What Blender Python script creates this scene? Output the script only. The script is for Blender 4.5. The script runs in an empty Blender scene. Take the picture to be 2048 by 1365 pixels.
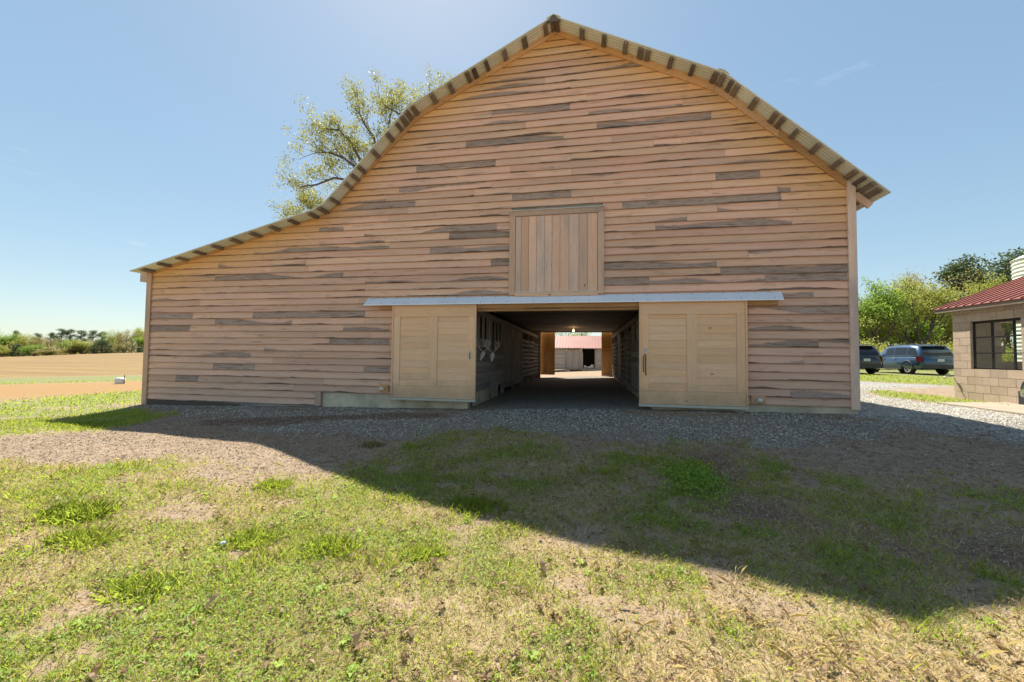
import bpy, math, random
import numpy as np
from mathutils import Vector, Matrix

# ------------------------------------------------------------------ camera, sky, sun
SC = bpy.context.scene
COL = SC.collection
R3 = ((0.9834409, 0.18092237, 0.01053961), (-0.00365031, -0.03836956, 0.99925695), (-0.18119234, 0.98274863, 0.03707377))
FPX, IW, IH, CZ = 805.35, 2048.0, 1365.0, 1.05
cam_d = bpy.data.cameras.new('camera'); cam = bpy.data.objects.new('camera', cam_d); COL.objects.link(cam)
cam_d.sensor_width = 36.0; cam_d.lens = 36.0 * FPX / IW; cam_d.clip_end = 2000; cam_d.clip_start = 0.05
rr, uu, ff = (Vector(v) for v in R3)
m = Matrix.Identity(4)
for i in range(3):
    m[i][0] = rr[i]; m[i][1] = uu[i]; m[i][2] = -ff[i]
m[2][3] = CZ
cam.matrix_world = m
SC.camera = cam

SUN = Vector((-0.293, 0.648, 1.0)).normalized()          # towards the sun
world = bpy.data.worlds.new('World'); SC.world = world; world.use_nodes = True
wn = world.node_tree; wn.nodes.clear()
sky = wn.nodes.new('ShaderNodeTexSky'); sky.sky_type = 'NISHITA'; sky.sun_disc = False
sky.sun_elevation = math.asin(SUN.z); sky.sun_rotation = math.atan2(SUN.x, SUN.y)
sky.air_density = 1.0; sky.dust_density = 0.4; sky.ozone_density = 2.0; sky.altitude = 200
bg = wn.nodes.new('ShaderNodeBackground'); bg.inputs[1].default_value = 0.124
wo = wn.nodes.new('ShaderNodeOutputWorld')
# thin wisps of cloud: noise stretched along the horizon
tc = wn.nodes.new('ShaderNodeTexCoord'); mp = wn.nodes.new('ShaderNodeMapping'); mp.inputs['Scale'].default_value = (2.2, 2.2, 14.0)
cn = wn.nodes.new('ShaderNodeTexNoise'); cn.inputs['Scale'].default_value = 2.6; cn.inputs['Detail'].default_value = 7; cn.inputs['Roughness'].default_value = .62
cr = wn.nodes.new('ShaderNodeValToRGB'); cr.color_ramp.elements[0].position = .67; cr.color_ramp.elements[1].position = .88
cr.color_ramp.elements[1].color = (.3, .3, .3, 1)
mix = wn.nodes.new('ShaderNodeMixRGB'); mix.inputs[2].default_value = (2.6, 2.65, 2.7, 1)
L = wn.links.new
L(tc.outputs['Generated'], mp.inputs[0]); L(mp.outputs[0], cn.inputs[0]); L(cn.outputs['Fac'], cr.inputs[0])
L(cr.outputs[0], mix.inputs[0]); gam = wn.nodes.new('ShaderNodeGamma'); gam.inputs[1].default_value = .46      # an evenly bright hazy spring sky, all round
hs = wn.nodes.new('ShaderNodeHueSaturation'); hs.inputs['Saturation'].default_value = 1.46
L(sky.outputs[0], gam.inputs[0]); L(gam.outputs[0], hs.inputs['Color']); tn = wn.nodes.new('ShaderNodeMixRGB'); tn.blend_type = 'MULTIPLY'; tn.inputs[0].default_value = 1; tn.inputs[2].default_value = (.90, .95, .92, 1)
L(hs.outputs[0], tn.inputs[1]); L(tn.outputs[0], mix.inputs[1]); L(mix.outputs[0], bg.inputs[0]); L(bg.outputs[0], wo.inputs[0])

sd = bpy.data.lights.new('sun', 'SUN'); sd.energy = 3.3; sd.angle = math.radians(.55); sd.color = (1.0, .93, .82)
sun = bpy.data.objects.new('sun', sd); COL.objects.link(sun); sun.location = (-8, 20, 30)
sun.rotation_euler = SUN.to_track_quat('Z', 'Y').to_euler()
SC.view_settings.view_transform = 'Standard'; SC.view_settings.look = 'None'
SC.view_settings.gamma = 1; SC.view_settings.use_curve_mapping = False
SC.view_settings.exposure = 1.65

# ------------------------------------------------------------------ helpers
RNG = random.Random(7); NPR = np.random.default_rng(11)
A3 = np.array(R3)
def ray(px, py): return A3[2] + A3[0] * (px - IW / 2) / FPX + A3[1] * (IH / 2 - py) / FPX
def P(px, py, Y):                    # where a sight line meets the upright plane y = Y
    d = ray(px, py); t = Y / d[1]; return (float(d[0] * t), float(Y), float(CZ + d[2] * t))

def smooth(a, b, x):
    t = np.clip((x - a) / (b - a), 0, 1); return t * t * (3 - 2 * t)
def T(x, y):                         # height of the ground
    x = np.asarray(x, float); y = np.asarray(y, float)
    zw = np.interp(x, [-40, -16.5, -11.5, -5.3, -2.6, 1, 5, 9, 20, 40], [-.55, -.42, -.34, -.21, -.155, -.03, 0.0, .03, .07, .1])
    s = smooth(8.6, 2.3, y)
    z = zw * (1 - s) + (-.42) * s
    q = smooth(20, 130, y)
    az = x / np.maximum(y, 1.0)
    hill = np.interp(az, [-2.4, -1.85, -1.6, -1.31, -.9, -.4], [-1.6, -.9, .6, 1.75, 2.0, .6]) * q
    z = z + np.where(y > 20, hill, 0) - .25 * smooth(14, 30, y) * smooth(-8, -20, x)
    z = z + smooth(-4, 8, x) * (.16 * smooth(14, 28, y) + .8 * smooth(40, 140, y))
    f = 1 - smooth(9, 14, y)
    z = z + .018 * np.sin(x * 1.7 + y * .6) * np.sin(y * 1.3 - x * .4) * smooth(9, 7.5, y)
    return z
def Tz(x, y): return float(T(x, y))
def G(px, py):                       # where a sight line meets the ground
    z = -.3
    for _ in range(25):
        d = ray(px, py); t = (z - CZ) / d[2]; p = d * t; z = .5 * z + .5 * Tz(p[0], p[1])
    return (float(p[0]), float(p[1]))

class MB:
    def __init__(s): s.v = []; s.f = []; s.uv = []; s.mi = []
    def face(s, idx, uvs=None, mi=0):
        s.f.append(tuple(idx)); s.uv.extend(uvs if uvs else [(s.v[i][0], s.v[i][2]) for i in idx]); s.mi.append(mi)
    def hexa(s, c, grain=None, mi=0):   # 8 corners: bottom 0-3 ccw, top 4-7
        b = len(s.v); s.v.extend([tuple(map(float, p)) for p in c])
        if grain is None:
            ext = [max(p[k] for p in c) - min(p[k] for p in c) for k in range(3)]; grain = ext.index(max(ext))
        o = 0
        for q in ((3, 2, 1, 0), (4, 5, 6, 7), (0, 1, 5, 4), (1, 2, 6, 5), (2, 3, 7, 6), (3, 0, 4, 7)):
            pts = [c[i] for i in q]
            ex = [max(p[k] for p in pts) - min(p[k] for p in pts) for k in range(3)]
            oth = sorted([k for k in range(3) if k != grain], key=lambda k: -ex[k])[0]
            s.f.append(tuple(b + i for i in q)); s.uv.extend([(p[grain] + o, p[oth] + o * .37) for p in pts]); s.mi.append(mi)
        return b
    def box(s, x0, x1, y0, y1, z0, z1, grain=None, mi=0):
        return s.hexa([(x0, y0, z0), (x1, y0, z0), (x1, y1, z0), (x0, y1, z0), (x0, y0, z1), (x1, y0, z1), (x1, y1, z1), (x0, y1, z1)], grain, mi)
    def bar(s, a, b, w, t, up=(0, 0, 1), mi=0):   # beam from a to b, width w sideways, thickness t along up
        a = Vector(a); b = Vector(b); d = (b - a).normalized(); u = Vector(up); sd_ = d.cross(u).normalized(); u = sd_.cross(d).normalized()
        sd_ *= w / 2; u *= t / 2
        c = [a - sd_ - u, a + sd_ - u, b + sd_ - u, b - sd_ - u, a - sd_ + u, a + sd_ + u, b + sd_ + u, b - sd_ + u]
        base = len(s.v); s.v.extend([tuple(p) for p in c]); ln = (b - a).length
        for q in ((3, 2, 1, 0), (4, 5, 6, 7), (0, 1, 5, 4), (1, 2, 6, 5), (2, 3, 7, 6), (3, 0, 4, 7)):
            s.f.append(tuple(base + i for i in q)); s.mi.append(mi)
            for i in q: s.uv.append((ln if i in (2, 3, 6, 7) else 0, (w if i in (1, 2, 5, 6) else 0) + (t if i > 3 else 0)))
    def tube(s, pts, rad, n=6, cap=True, mi=0):
        pts = [Vector(p) for p in pts]; rings = []
        for i, p in enumerate(pts):
            d = (pts[min(i + 1, len(pts) - 1)] - pts[max(i - 1, 0)]).normalized()
            a = d.cross(Vector((.13, .31, .94))); a = a.normalized() if a.length > 1e-4 else Vector((1, 0, 0)); c = d.cross(a)
            r = rad[i] if hasattr(rad, '__len__') else rad
            b = len(s.v); rings.append(b)
            for k in range(n):
                an = 2 * math.pi * k / n; s.v.append(tuple(p + a * math.cos(an) * r + c * math.sin(an) * r))
        for i in range(len(rings) - 1):
            for k in range(n):
                k2 = (k + 1) % n; s.f.append((rings[i] + k, rings[i] + k2, rings[i + 1] + k2, rings[i + 1] + k)); s.mi.append(mi)
                s.uv.extend([(k / n, i), (k2 / n, i), (k2 / n, i + 1), (k / n, i + 1)])
        if cap:
            for r0, rev in ((rings[0], True), (rings[-1], False)):
                q = list(range(r0, r0 + n)); q = q[::-1] if rev else q
                s.f.append(tuple(q)); s.uv.extend([(0, 0)] * n); s.mi.append(mi)
    def lathe(s, prof, c, axis='z', n=16, mi=0):     # prof: (r, h)
        rings = []
        for r, h in prof:
            b = len(s.v); rings.append(b)
            for k in range(n):
                an = 2 * math.pi * k / n; x, y = r * math.cos(an), r * math.sin(an)
                p = (x, y, h) if axis == 'z' else ((h, x, y) if axis == 'x' else (x, h, y))
                s.v.append((c[0] + p[0], c[1] + p[1], c[2] + p[2]))
        for i in range(len(rings) - 1):
            for k in range(n):
                k2 = (k + 1) % n; s.f.append((rings[i] + k, rings[i] + k2, rings[i + 1] + k2, rings[i + 1] + k)); s.mi.append(mi)
                s.uv.extend([(k / n, i), (k2 / n, i), (k2 / n, i + 1), (k / n, i + 1)])
    def loft(s, rings, close=True, cap=True, mi=0):
        ids = []
        for r in rings:
            ids.append(len(s.v)); s.v.extend([tuple(map(float, p)) for p in r])
        n = len(rings[0])
        for i in range(len(rings) - 1):
            for k in range(n if close else n - 1):
                k2 = (k + 1) % n
                s.f.append((ids[i] + k, ids[i] + k2, ids[i + 1] + k2, ids[i + 1] + k)); s.mi.append(mi)
                s.uv.extend([(i, k), (i, k2), (i + 1, k2), (i + 1, k)])
        if cap:
            for r0, rev in ((ids[0], True), (ids[-1], False)):
                q = list(range(r0, r0 + n)); q = q[::-1] if rev else q
                s.f.append(tuple(q)); s.uv.extend([(0, 0)] * n); s.mi.append(mi)
    def mesh(s, name, mat, sm=False):
        me = bpy.data.meshes.new(name); me.from_pydata(s.v, [], s.f)
        uvl = me.uv_layers.new(name='UVMap'); uvl.data.foreach_set('uv', np.array(s.uv, np.float32).ravel())
        for q in (mat if isinstance(mat, (list, tuple)) else [mat]): me.materials.append(q)
        if isinstance(mat, (list, tuple)): me.polygons.foreach_set('material_index', s.mi)
        if sm: me.polygons.foreach_set('use_smooth', [True] * len(me.polygons))
        me.update(); return me
    def build(s, name, mat, parent=None, sm=False, **props):
        o = bpy.data.objects.new(name, s.mesh(name, mat, sm)); COL.objects.link(o); link(o, parent)
        for k, v in props.items(): o[k] = v
        return o
def link(o, parent):
    if parent is not None:
        o.parent = parent; o.matrix_parent_inverse = WORLD.get(parent.name, Matrix.Identity(4)).inverted()
WORLD = {}
def thing(name, label, cat, loc=(0, 0, 0), group=None):
    o = bpy.data.objects.new(name, None); COL.objects.link(o); o.location = loc; o.empty_display_size = .2
    WORLD[o.name] = Matrix.Translation(loc)
    return tag(o, label, cat, group)
def tag(o, label, cat, group=None):
    o['label'] = label; o['category'] = cat
    if group: o['group'] = group
    return o
def copy_tree(o, parent=None):
    c = o.copy(); COL.objects.link(c); c.parent = parent
    for ch in o.children: copy_tree(ch, c)
    return c
def soup(name, verts, nper, mats, tint=None, mat_idx=None):   # many separate small polygons, quickly
    n = len(verts) // nper
    me = bpy.data.meshes.new(name); me.vertices.add(len(verts)); me.vertices.foreach_set('co', np.asarray(verts, np.float32).ravel())
    me.loops.add(n * nper); me.loops.foreach_set('vertex_index', np.arange(n * nper, dtype=np.int32))
    me.polygons.add(n); me.polygons.foreach_set('loop_start', np.arange(0, n * nper, nper, dtype=np.int32))
    me.polygons.foreach_set('loop_total', np.full(n, nper, np.int32))
    for q in mats: me.materials.append(q)
    if mat_idx is not None: me.polygons.foreach_set('material_index', mat_idx.astype(np.int32))
    if tint is not None:
        a = me.attributes.new('tint', 'FLOAT', 'POINT'); a.data.foreach_set('value', np.repeat(tint, nper).astype(np.float32))
    me.update(calc_edges=True)
    return me
def obj(name, me, parent=None, **props):
    o = bpy.data.objects.new(name, me); COL.objects.link(o)
    link(o, parent)
    for k, v in props.items(): o[k] = v
    return o

# ------------------------------------------------------------------ materials
class NT:
    def __init__(s, name):
        s.m = bpy.data.materials.new(name); s.m.use_nodes = True; s.t = s.m.node_tree; s.t.nodes.clear()
        s.out = s.n('ShaderNodeOutputMaterial'); s.b = s.n('ShaderNodeBsdfPrincipled'); s.l(s.b.outputs[0], s.out.inputs[0])
        s.b.inputs['Specular IOR Level'].default_value = .3
    def n(s, k, **kw):
        q = s.t.nodes.new(k)
        for a, v in kw.items(): setattr(q, a, v)
        return q
    def l(s, a, b): s.t.links.new(a, b)
    def set(s, inp, v):
        if hasattr(v, 'is_linked') or hasattr(v, 'links'): s.l(v, inp)
        else: inp.default_value = v if not (isinstance(v, tuple) and len(v) == 3 and inp.type == 'RGBA') else (*v, 1)
    def math(s, op, a, b=0.0, c=None, clamp=False):
        q = s.n('ShaderNodeMath', operation=op, use_clamp=clamp); s.set(q.inputs[0], a); s.set(q.inputs[1], b)
        if c is not None: s.set(q.inputs[2], c)
        return q.outputs[0]
    def mix(s, f, a, b, mode='MIX'):
        q = s.n('ShaderNodeMixRGB', blend_type=mode); s.set(q.inputs[0], f); s.set(q.inputs[1], a); s.set(q.inputs[2], b); return q.outputs[0]
    def ramp(s, f, *st, interp='LINEAR'):
        q = s.n('ShaderNodeMapRange', interpolation_type='SMOOTHSTEP' if interp == 'S' else 'LINEAR'); s.set(q.inputs[0], f)
        q.inputs[1].default_value, q.inputs[2].default_value = st[0], st[1]
        q.inputs[3].default_value, q.inputs[4].default_value = (st[2], st[3]) if len(st) > 2 else (0, 1)
        return q.outputs[0]
    def noise(s, vec, scale=1.0, detail=3, rough=.5, dim='3D', w=None, dist=0):
        q = s.n('ShaderNodeTexNoise', noise_dimensions=dim)
        if vec is not None: s.l(vec, q.inputs['Vector'])
        if w is not None: s.set(q.inputs['W'], w)
        q.inputs['Scale'].default_value = scale; q.inputs['Detail'].default_value = detail; q.inputs['Roughness'].default_value = rough; q.inputs['Distortion'].default_value = dist
        return q.outputs['Fac']
    def comb(s, x, y, z):
        q = s.n('ShaderNodeCombineXYZ'); s.set(q.inputs[0], x); s.set(q.inputs[1], y); s.set(q.inputs[2], z); return q.outputs[0]
    def sep(s, v):
        q = s.n('ShaderNodeSeparateXYZ'); s.l(v, q.inputs[0]); return q.outputs
    def attr(s, name, typ='GEOMETRY'):
        q = s.n('ShaderNodeAttribute', attribute_name=name, attribute_type=typ); return q.outputs['Fac']
    def rand(s): return s.n('ShaderNodeObjectInfo').outputs['Random']
    def bump(s, h, dist=.01, strength=.5):
        q = s.n('ShaderNodeBump'); q.inputs['Distance'].default_value = dist; q.inputs['Strength'].default_value = strength; s.l(h, q.inputs['Height'])
        s.l(q.outputs[0], s.b.inputs['Normal'])
    def fin(s, col, rough=.8, metal=0.0):
        s.set(s.b.inputs['Base Color'], col); s.set(s.b.inputs['Roughness'], rough); s.set(s.b.inputs['Metallic'], metal); return s.m

def m_flat(name, c, rough=.7, metal=0.0, var=.15, scale=6.0, bump=0.0):
    t = NT(name); tcn = t.n('ShaderNodeTexCoord'); n = t.noise(tcn.outputs['Object'], scale, 5, .6)
    f = t.ramp(n, .3, .7, 1 - var, 1 + var); q = t.n('ShaderNodeHueSaturation'); t.set(q.inputs['Value'], f); t.set(q.inputs['Color'], c)
    if bump: t.bump(t.noise(tcn.outputs['Object'], scale * 6, 4, .6), bump, .6)
    return t.fin(q.outputs[0], rough, metal)

def m_wood(name, c1, c2, dark=(.12, .10, .085), weather=.15, rough=.75, randv=.25, knots=True, grey=None, satv=.14, grime=False):
    t = NT(name); uv = t.n('ShaderNodeUVMap').outputs[0]; u, v, _ = t.sep(uv); r = t.rand(); r100 = t.math('MULTIPLY', r, 97.0)
    g = t.noise(t.comb(t.math('MULTIPLY', u, 1.3), t.math('MULTIPLY', v, 26.0), r100), 1.0, 5, .6, dist=.6)
    g2 = t.noise(t.comb(t.math('MULTIPLY', u, 6.0), t.math('MULTIPLY', v, 160.0), r100), 1.0, 3, .6)
    big = t.noise(t.comb(t.math('MULTIPLY', u, .6), t.math('MULTIPLY', v, 2.5), r100), 1.0, 3, .5)
    col = t.mix(t.ramp(g, .28, .72), c1, c2)
    if grey: col = t.mix(t.ramp(big, .42, .66), col, grey)
    col = t.mix(t.math('MULTIPLY', t.ramp(g2, .45, .75), .35), col, dark)
    col = t.mix(t.math('MULTIPLY', t.ramp(big, .56, .72), weather * 2, clamp=True), col, dark)
    if knots:
        vo = t.n('ShaderNodeTexVoronoi'); t.l(t.comb(t.math('MULTIPLY', u, 1.6), t.math('MULTIPLY', v, 4.0), r100), vo.inputs['Vector']); vo.inputs['Scale'].default_value = 1.0
        k = t.ramp(vo.outputs['Distance'], .03, .075, .85, 0)
        col = t.mix(k, col, (.11, .055, .03))
    q = t.n('ShaderNodeHueSaturation'); t.set(q.inputs['Value'], t.ramp(r, 0, 1, 1 - randv, 1 + randv)); t.set(q.inputs['Color'], col)
    sat = t.ramp(t.math('FRACT', t.math('MULTIPLY', r, 13.7)), 0, 1, 1 - satv, 1 + satv * .7); t.set(q.inputs['Saturation'], sat)
    if grime:                        # mud splashed up the foot of the doors
        pz = t.n('ShaderNodeNewGeometry').outputs['Position']; hz = t.math('ADD', t.sep(pz)[2], t.math('MULTIPLY', t.noise(pz, 3.0, 5, .65), -.9))
        mud = t.mix(t.ramp(hz, -.45, .15, .75, 0), q.outputs[0], (.42, .30, .20)); q2 = t.n('ShaderNodeHueSaturation'); t.set(q2.inputs['Color'], mud); q = q2
    t.bump(t.math('ADD', g, g2), .0025, .5)
    return t.fin(q.outputs[0], rough)

def m_siding():
    t = NT('weathered cedar siding'); uv = t.n('ShaderNodeUVMap').outputs[0]; u, v, _ = t.sep(uv); r = t.rand(); r100 = t.math('MULTIPLY', r, 211.0)
    sh = t.attr('shelter'); st = t.attr('stain', 'OBJECT')
    g = t.noise(t.comb(t.math('MULTIPLY', u, .9), t.math('MULTIPLY', v, 4.5), r100), 1.0, 6, .62, dist=.9)
    g2 = t.noise(t.comb(t.math('MULTIPLY', u, 7.0), t.math('MULTIPLY', v, 26.0), r100), 1.0, 4, .65)
    big = t.noise(t.comb(t.math('MULTIPLY', u, .55), t.math('MULTIPLY', v, .3), r100), 1.0, 2, .5)
    salmon = t.mix(t.ramp(g, .3, .7), (.80, .42, .28), (.90, .57, .41))
    tan = t.mix(t.ramp(g, .3, .7), (.80, .46, .28), (.90, .60, .39))
    r2 = t.math('FRACT', t.math('MULTIPLY', r, 17.3))
    col = t.mix(r2, salmon, tan)
    col = t.mix(t.math('MULTIPLY', t.ramp(big, .42, .72), .6), col, (.62, .42, .31))            # greyed stretches
    zz = t.sep(t.n('ShaderNodeNewGeometry').outputs['Position'])[2]
    col = t.mix(t.ramp(zz, 0.0, 4.5, .55, 0), col, t.mix(g, (.58, .37, .28), (.72, .49, .38)))     # the lower boards have silvered more
    fresh = t.mix(t.ramp(g, .3, .7), (.70, .36, .10), (.84, .50, .18))
    col = t.mix(t.math('MULTIPLY', sh, t.ramp(g, .2, .8, .75, 1.0)), col, fresh)
    # old dark weathering bounded by long smooth curves, as in flat-sawn boards turned over
    b1 = t.noise(None, .55, 1.0, .35, dim='1D', w=t.math('ADD', t.math('MULTIPLY', u, .8), r100))
    b1f = t.noise(None, 8, 3.0, .6, dim='1D', w=t.math('ADD', u, r100))
    B = t.math('ADD', t.math('ADD', t.math('MULTIPLY', t.math('SUBTRACT', b1, .5), 2.4), st), t.math('MULTIPLY', t.math('SUBTRACT', b1f, .5), .18))
    flip = t.math('GREATER_THAN', t.math('FRACT', t.math('MULTIPLY', r, 29.1)), .72)
    vv = t.math('ABSOLUTE', t.math('SUBTRACT', v, flip))
    mk = t.ramp(t.math('ADD', t.math('SUBTRACT', B, vv), t.math('MULTIPLY', t.math('SUBTRACT', g2, .5), .5)), -.06, .16)
    spots = t.noise(t.comb(t.math('MULTIPLY', u, 3.2), t.math('MULTIPLY', v, 5.0), r100), 1.0, 5, .7)
    greyc = t.mix(t.ramp(g2, .32, .68), (.13, .10, .085), (.50, .40, .33))
    greyc = t.mix(t.ramp(spots, .50, .66), greyc, (.07, .058, .05))
    edge = t.ramp(t.math('SUBTRACT', B, vv), 0, .35, 1, 0)
    greyc = t.mix(t.math('MULTIPLY', edge, .35), greyc, (.06, .05, .045))
    col = t.mix(t.math('MULTIPLY', mk, t.ramp(g2, .3, .7, .55, 1.0)), col, greyc)
    # smudges and nail stains
    sm = t.noise(t.comb(t.math('MULTIPLY', u, 1.8), t.math('MULTIPLY', v, 2.2), t.math('ADD', r100, 9.0)), 1.0, 5, .7)
    col = t.mix(t.ramp(sm, .56, .78, 0, .75), col, (.17, .13, .105))
    fs = t.noise(t.comb(t.math('MULTIPLY', u, .8), t.math('MULTIPLY', v, 9.0), t.math('ADD', r100, 31.0)), 1.0, 5, .6, dist=.5)      # thin dark grain streaks
    col = t.mix(t.ramp(fs, .60, .74, 0, .6), col, (.16, .12, .10))
    # lap shadow painted into the colour along the lower lip
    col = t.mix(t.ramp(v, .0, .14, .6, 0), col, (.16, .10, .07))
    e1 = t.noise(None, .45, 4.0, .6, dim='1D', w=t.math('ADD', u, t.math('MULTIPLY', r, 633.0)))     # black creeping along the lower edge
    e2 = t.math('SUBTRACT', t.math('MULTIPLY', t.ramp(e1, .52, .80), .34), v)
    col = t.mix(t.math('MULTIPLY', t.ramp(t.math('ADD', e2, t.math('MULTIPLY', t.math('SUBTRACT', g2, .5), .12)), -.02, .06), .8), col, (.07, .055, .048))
    vo = t.n('ShaderNodeTexVoronoi'); t.l(t.comb(t.math('MULTIPLY', u, 1.1), v, r100), vo.inputs['Vector']); vo.inputs['Scale'].default_value = 1.0
    col = t.mix(t.ramp(vo.outputs['Distance'], .02, .05, .8, 0), col, (.12, .07, .05))
    q = t.n('ShaderNodeHueSaturation'); t.set(q.inputs['Value'], t.ramp(r, 0, 1, .88, 1.12)); t.set(q.inputs['Color'], col)
    t.bump(t.math('ADD', t.math('MULTIPLY', g2, 1.0), t.math('MULTIPLY', g, .7)), .003, .6)
    return t.fin(q.outputs[0], .82)

M = {}
M['siding'] = m_siding()
M['trim'] = m_wood('sheltered cedar trim', (.58, .32, .14), (.70, .43, .22), weather=.08)
M['trim_grey'] = m_wood('greyed cedar trim', (.70, .44, .29), (.80, .55, .38), weather=.12, grey=(.60, .43, .33))
M['door'] = m_wood('new cedar door boards', (.89, .535, .295), (.96, .635, .385), dark=(.50, .28, .14), weather=.06, randv=.06, satv=.06, grime=True, rough=.6)
M['purlin'] = m_wood('old rough purlins', (.17, .125, .095), (.29, .23, .175), dark=(.05, .04, .035), weather=.35, randv=.3)
M['loft'] = m_wood('loft door boards', (.80, .48, .32), (.88, .58, .42), dark=(.20, .15, .12), weather=.14, grey=(.72, .51, .39), randv=.12)
M['old'] = m_wood('old interior boards', (.27, .25, .215), (.42, .39, .34), dark=(.07, .06, .055), weather=.3, randv=.3)
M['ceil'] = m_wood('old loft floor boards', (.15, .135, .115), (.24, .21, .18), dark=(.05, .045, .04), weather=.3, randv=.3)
M['farwood'] = m_wood('grey shed boards', (.30, .27, .25), (.42, .39, .36), dark=(.14, .12, .11), weather=.2, randv=.15)
M['orange'] = m_wood('orange stained boards', (.66, .33, .11), (.80, .44, .17), weather=.06, randv=.15)
M['concrete'] = m_flat('mossy concrete', (.54, .46, .33), .9, var=.32, scale=2.2, bump=.01)
M['slab'] = m_flat('pale concrete slab', (.34, .29, .22), .9, var=.15, scale=2, bump=.005)
M['galv'] = m_flat('galvanised flashing', (.84, .87, .90), .4, .05, var=.06, scale=1.5)
M['galv_dull'] = m_flat('dull galvanised roofing', (.72, .72, .60), .5, .0, var=.15, scale=1.2)
M['white'] = m_flat('white painted metal', (.72, .72, .68), .5, .1, var=.06)
M['strip'] = m_flat('pale door shoe', (.50, .50, .42), .5, .2, var=.1)
M['redroof'] = m_flat('faded red roofing', (.25, .08, .06), .6, .0, var=.12, scale=1.0)
M['block'] = None
M['steel'] = m_flat('black steel sash', (.02, .02, .022), .5, .2, var=.2)
M['iron'] = m_flat('rusted iron', (.10, .075, .06), .6, .4, var=.3, scale=30)
M['rubber'] = m_flat('tyre rubber', (.02, .02, .02), .8, var=.2)
M['plastic'] = m_flat('grey body cladding', (.055, .055, .06), .6, var=.1)
M['chrome'] = m_flat('alloy', (.5, .5, .52), .35, .2, var=.05)
M['dark'] = m_flat('near-black painted shade', (.035, .03, .028), .95, var=.2)  # near-black colour stands in for the shade of unlit hollows
M['bone'] = m_flat('bleached bone', (.58, .50, .38), .6, var=.2, scale=25)
M['bark'] = m_flat('grey brown bark', (.12, .095, .075), .95, var=.35, scale=9, bump=.02)
M['barkpale'] = m_flat('pale bark', (.26, .20, .155), .95, var=.3, scale=9, bump=.02)
def m_block():
    t = NT('tan concrete block'); c = t.n('ShaderNodeTexCoord').outputs['Object']; r = t.rand()
    n = t.noise(c, 4, 5, .65); n2 = t.noise(c, 60, 3, .7)
    col = t.mix(t.ramp(n, .3, .7), (.47, .365, .27), (.57, .455, .345)); col = t.mix(t.ramp(n2, .4, .7, 0, .35), col, (.24, .19, .15))
    q = t.n('ShaderNodeHueSaturation'); t.set(q.inputs['Value'], t.ramp(r, 0, 1, .85, 1.1)); t.set(q.inputs['Color'], col)
    t.bump(n2, .004, .6); return t.fin(q.outputs[0], .92)
M['block'] = m_block()
def m_glass():
    t = NT('window glass'); t.b.inputs['Transmission Weight'].default_value = 0
    t.b.inputs['Specular IOR Level'].default_value = .9
    tr = t.n('ShaderNodeBsdfTransparent'); tr.inputs[0].default_value = (.86, .9, .88, 1)
    gl = t.n('ShaderNodeBsdfGlossy'); gl.inputs['Roughness'].default_value = .03
    fr = t.n('ShaderNodeLayerWeight'); fr.inputs[0].default_value = .5; fz = t.math('MULTIPLY', t.math('POWER', fr.outputs['Facing'], 3.5), .7)
    mx = t.n('ShaderNodeMixShader'); t.l(t.math('ADD', fz, .05), mx.inputs[0]); t.l(tr.outputs[0], mx.inputs[1]); t.l(gl.outputs[0], mx.inputs[2])
    t.l(mx.outputs[0], t.out.inputs[0]); return t.m
M['glass'] = m_glass()
def m_paint(name, c):
    t = NT(name); n = t.noise(t.n('ShaderNodeTexCoord').outputs['Object'], 3, 3, .5)
    t.b.inputs['Coat Weight'].default_value = 1.0; t.b.inputs['Coat Roughness'].default_value = .03
    return t.fin(t.mix(t.ramp(n, .3, .7, 0, .15), c, (.12, .11, .10)), .35, .55)
M['paint_blue'] = m_paint('slate blue car paint', (.028, .075, .14)); M['paint_black'] = m_paint('near-black car paint', (.015, .015, .022))
def m_simple(name, c, rough=.1, metal=0.0):
    t = NT(name); n = t.noise(t.n('ShaderNodeTexCoord').outputs['Object'], 5, 3, .5); return t.fin(t.mix(t.ramp(n, .3, .7, 0, .1), c, tuple(x * .6 for x in c)), rough, metal)
M['carglass'] = m_simple('dark car glass', (.02, .025, .03), .04); M['taillight'] = m_simple('red tail lamp', (.10, .012, .012), .15)
M['plate'] = m_simple('licence plate', (.55, .56, .58), .4)
def m_leaf(name, c1, c2, trans=.35):
    t = NT(name); a = t.attr('tint'); col = t.mix(a, c1, c2)
    t.set(t.b.inputs['Base Color'], col); t.b.inputs['Roughness'].default_value = .55
    tr = t.n('ShaderNodeBsdfTranslucent'); t.set(tr.inputs[0], t.mix(.5, col, (c2[0] * 1.2, c2[1] * 1.3, c2[2] * .7)))
    mx = t.n('ShaderNodeMixShader'); mx.inputs[0].default_value = trans; t.l(t.b.outputs[0], mx.inputs[1]); t.l(tr.outputs[0], mx.inputs[2]); t.l(mx.outputs[0], t.out.inputs[0])
    return t.m
M['leaf_yellow'] = m_leaf('yellow-green spring leaves', (.17, .20, .045), (.45, .44, .12), .5)
M['leaf_green'] = m_leaf('fresh green leaves', (.10, .18, .03), (.32, .42, .09), .55)
M['leaf_olive'] = m_leaf('olive brown young leaves', (.20, .18, .07), (.42, .35, .15), .5)
M['leaf_dark'] = m_leaf('dark evergreen needles', (.03, .055, .025), (.12, .16, .06), .3)
M['leaf_bud'] = m_leaf('small olive buds and leaves', (.12, .12, .035), (.38, .36, .12), .5)
M['grass'] = m_leaf('grass blades', (.17, .26, .04), (.52, .56, .10), .5)
M['straw'] = m_leaf('dry straw', (.38, .28, .16), (.74, .61, .37), .3)
M['clover'] = m_leaf('clover leaves', (.15, .29, .04), (.42, .55, .08), .45)
M['deadleaf'] = m_leaf('dead oak leaves', (.13, .07, .03), (.36, .25, .14), .2)
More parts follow.
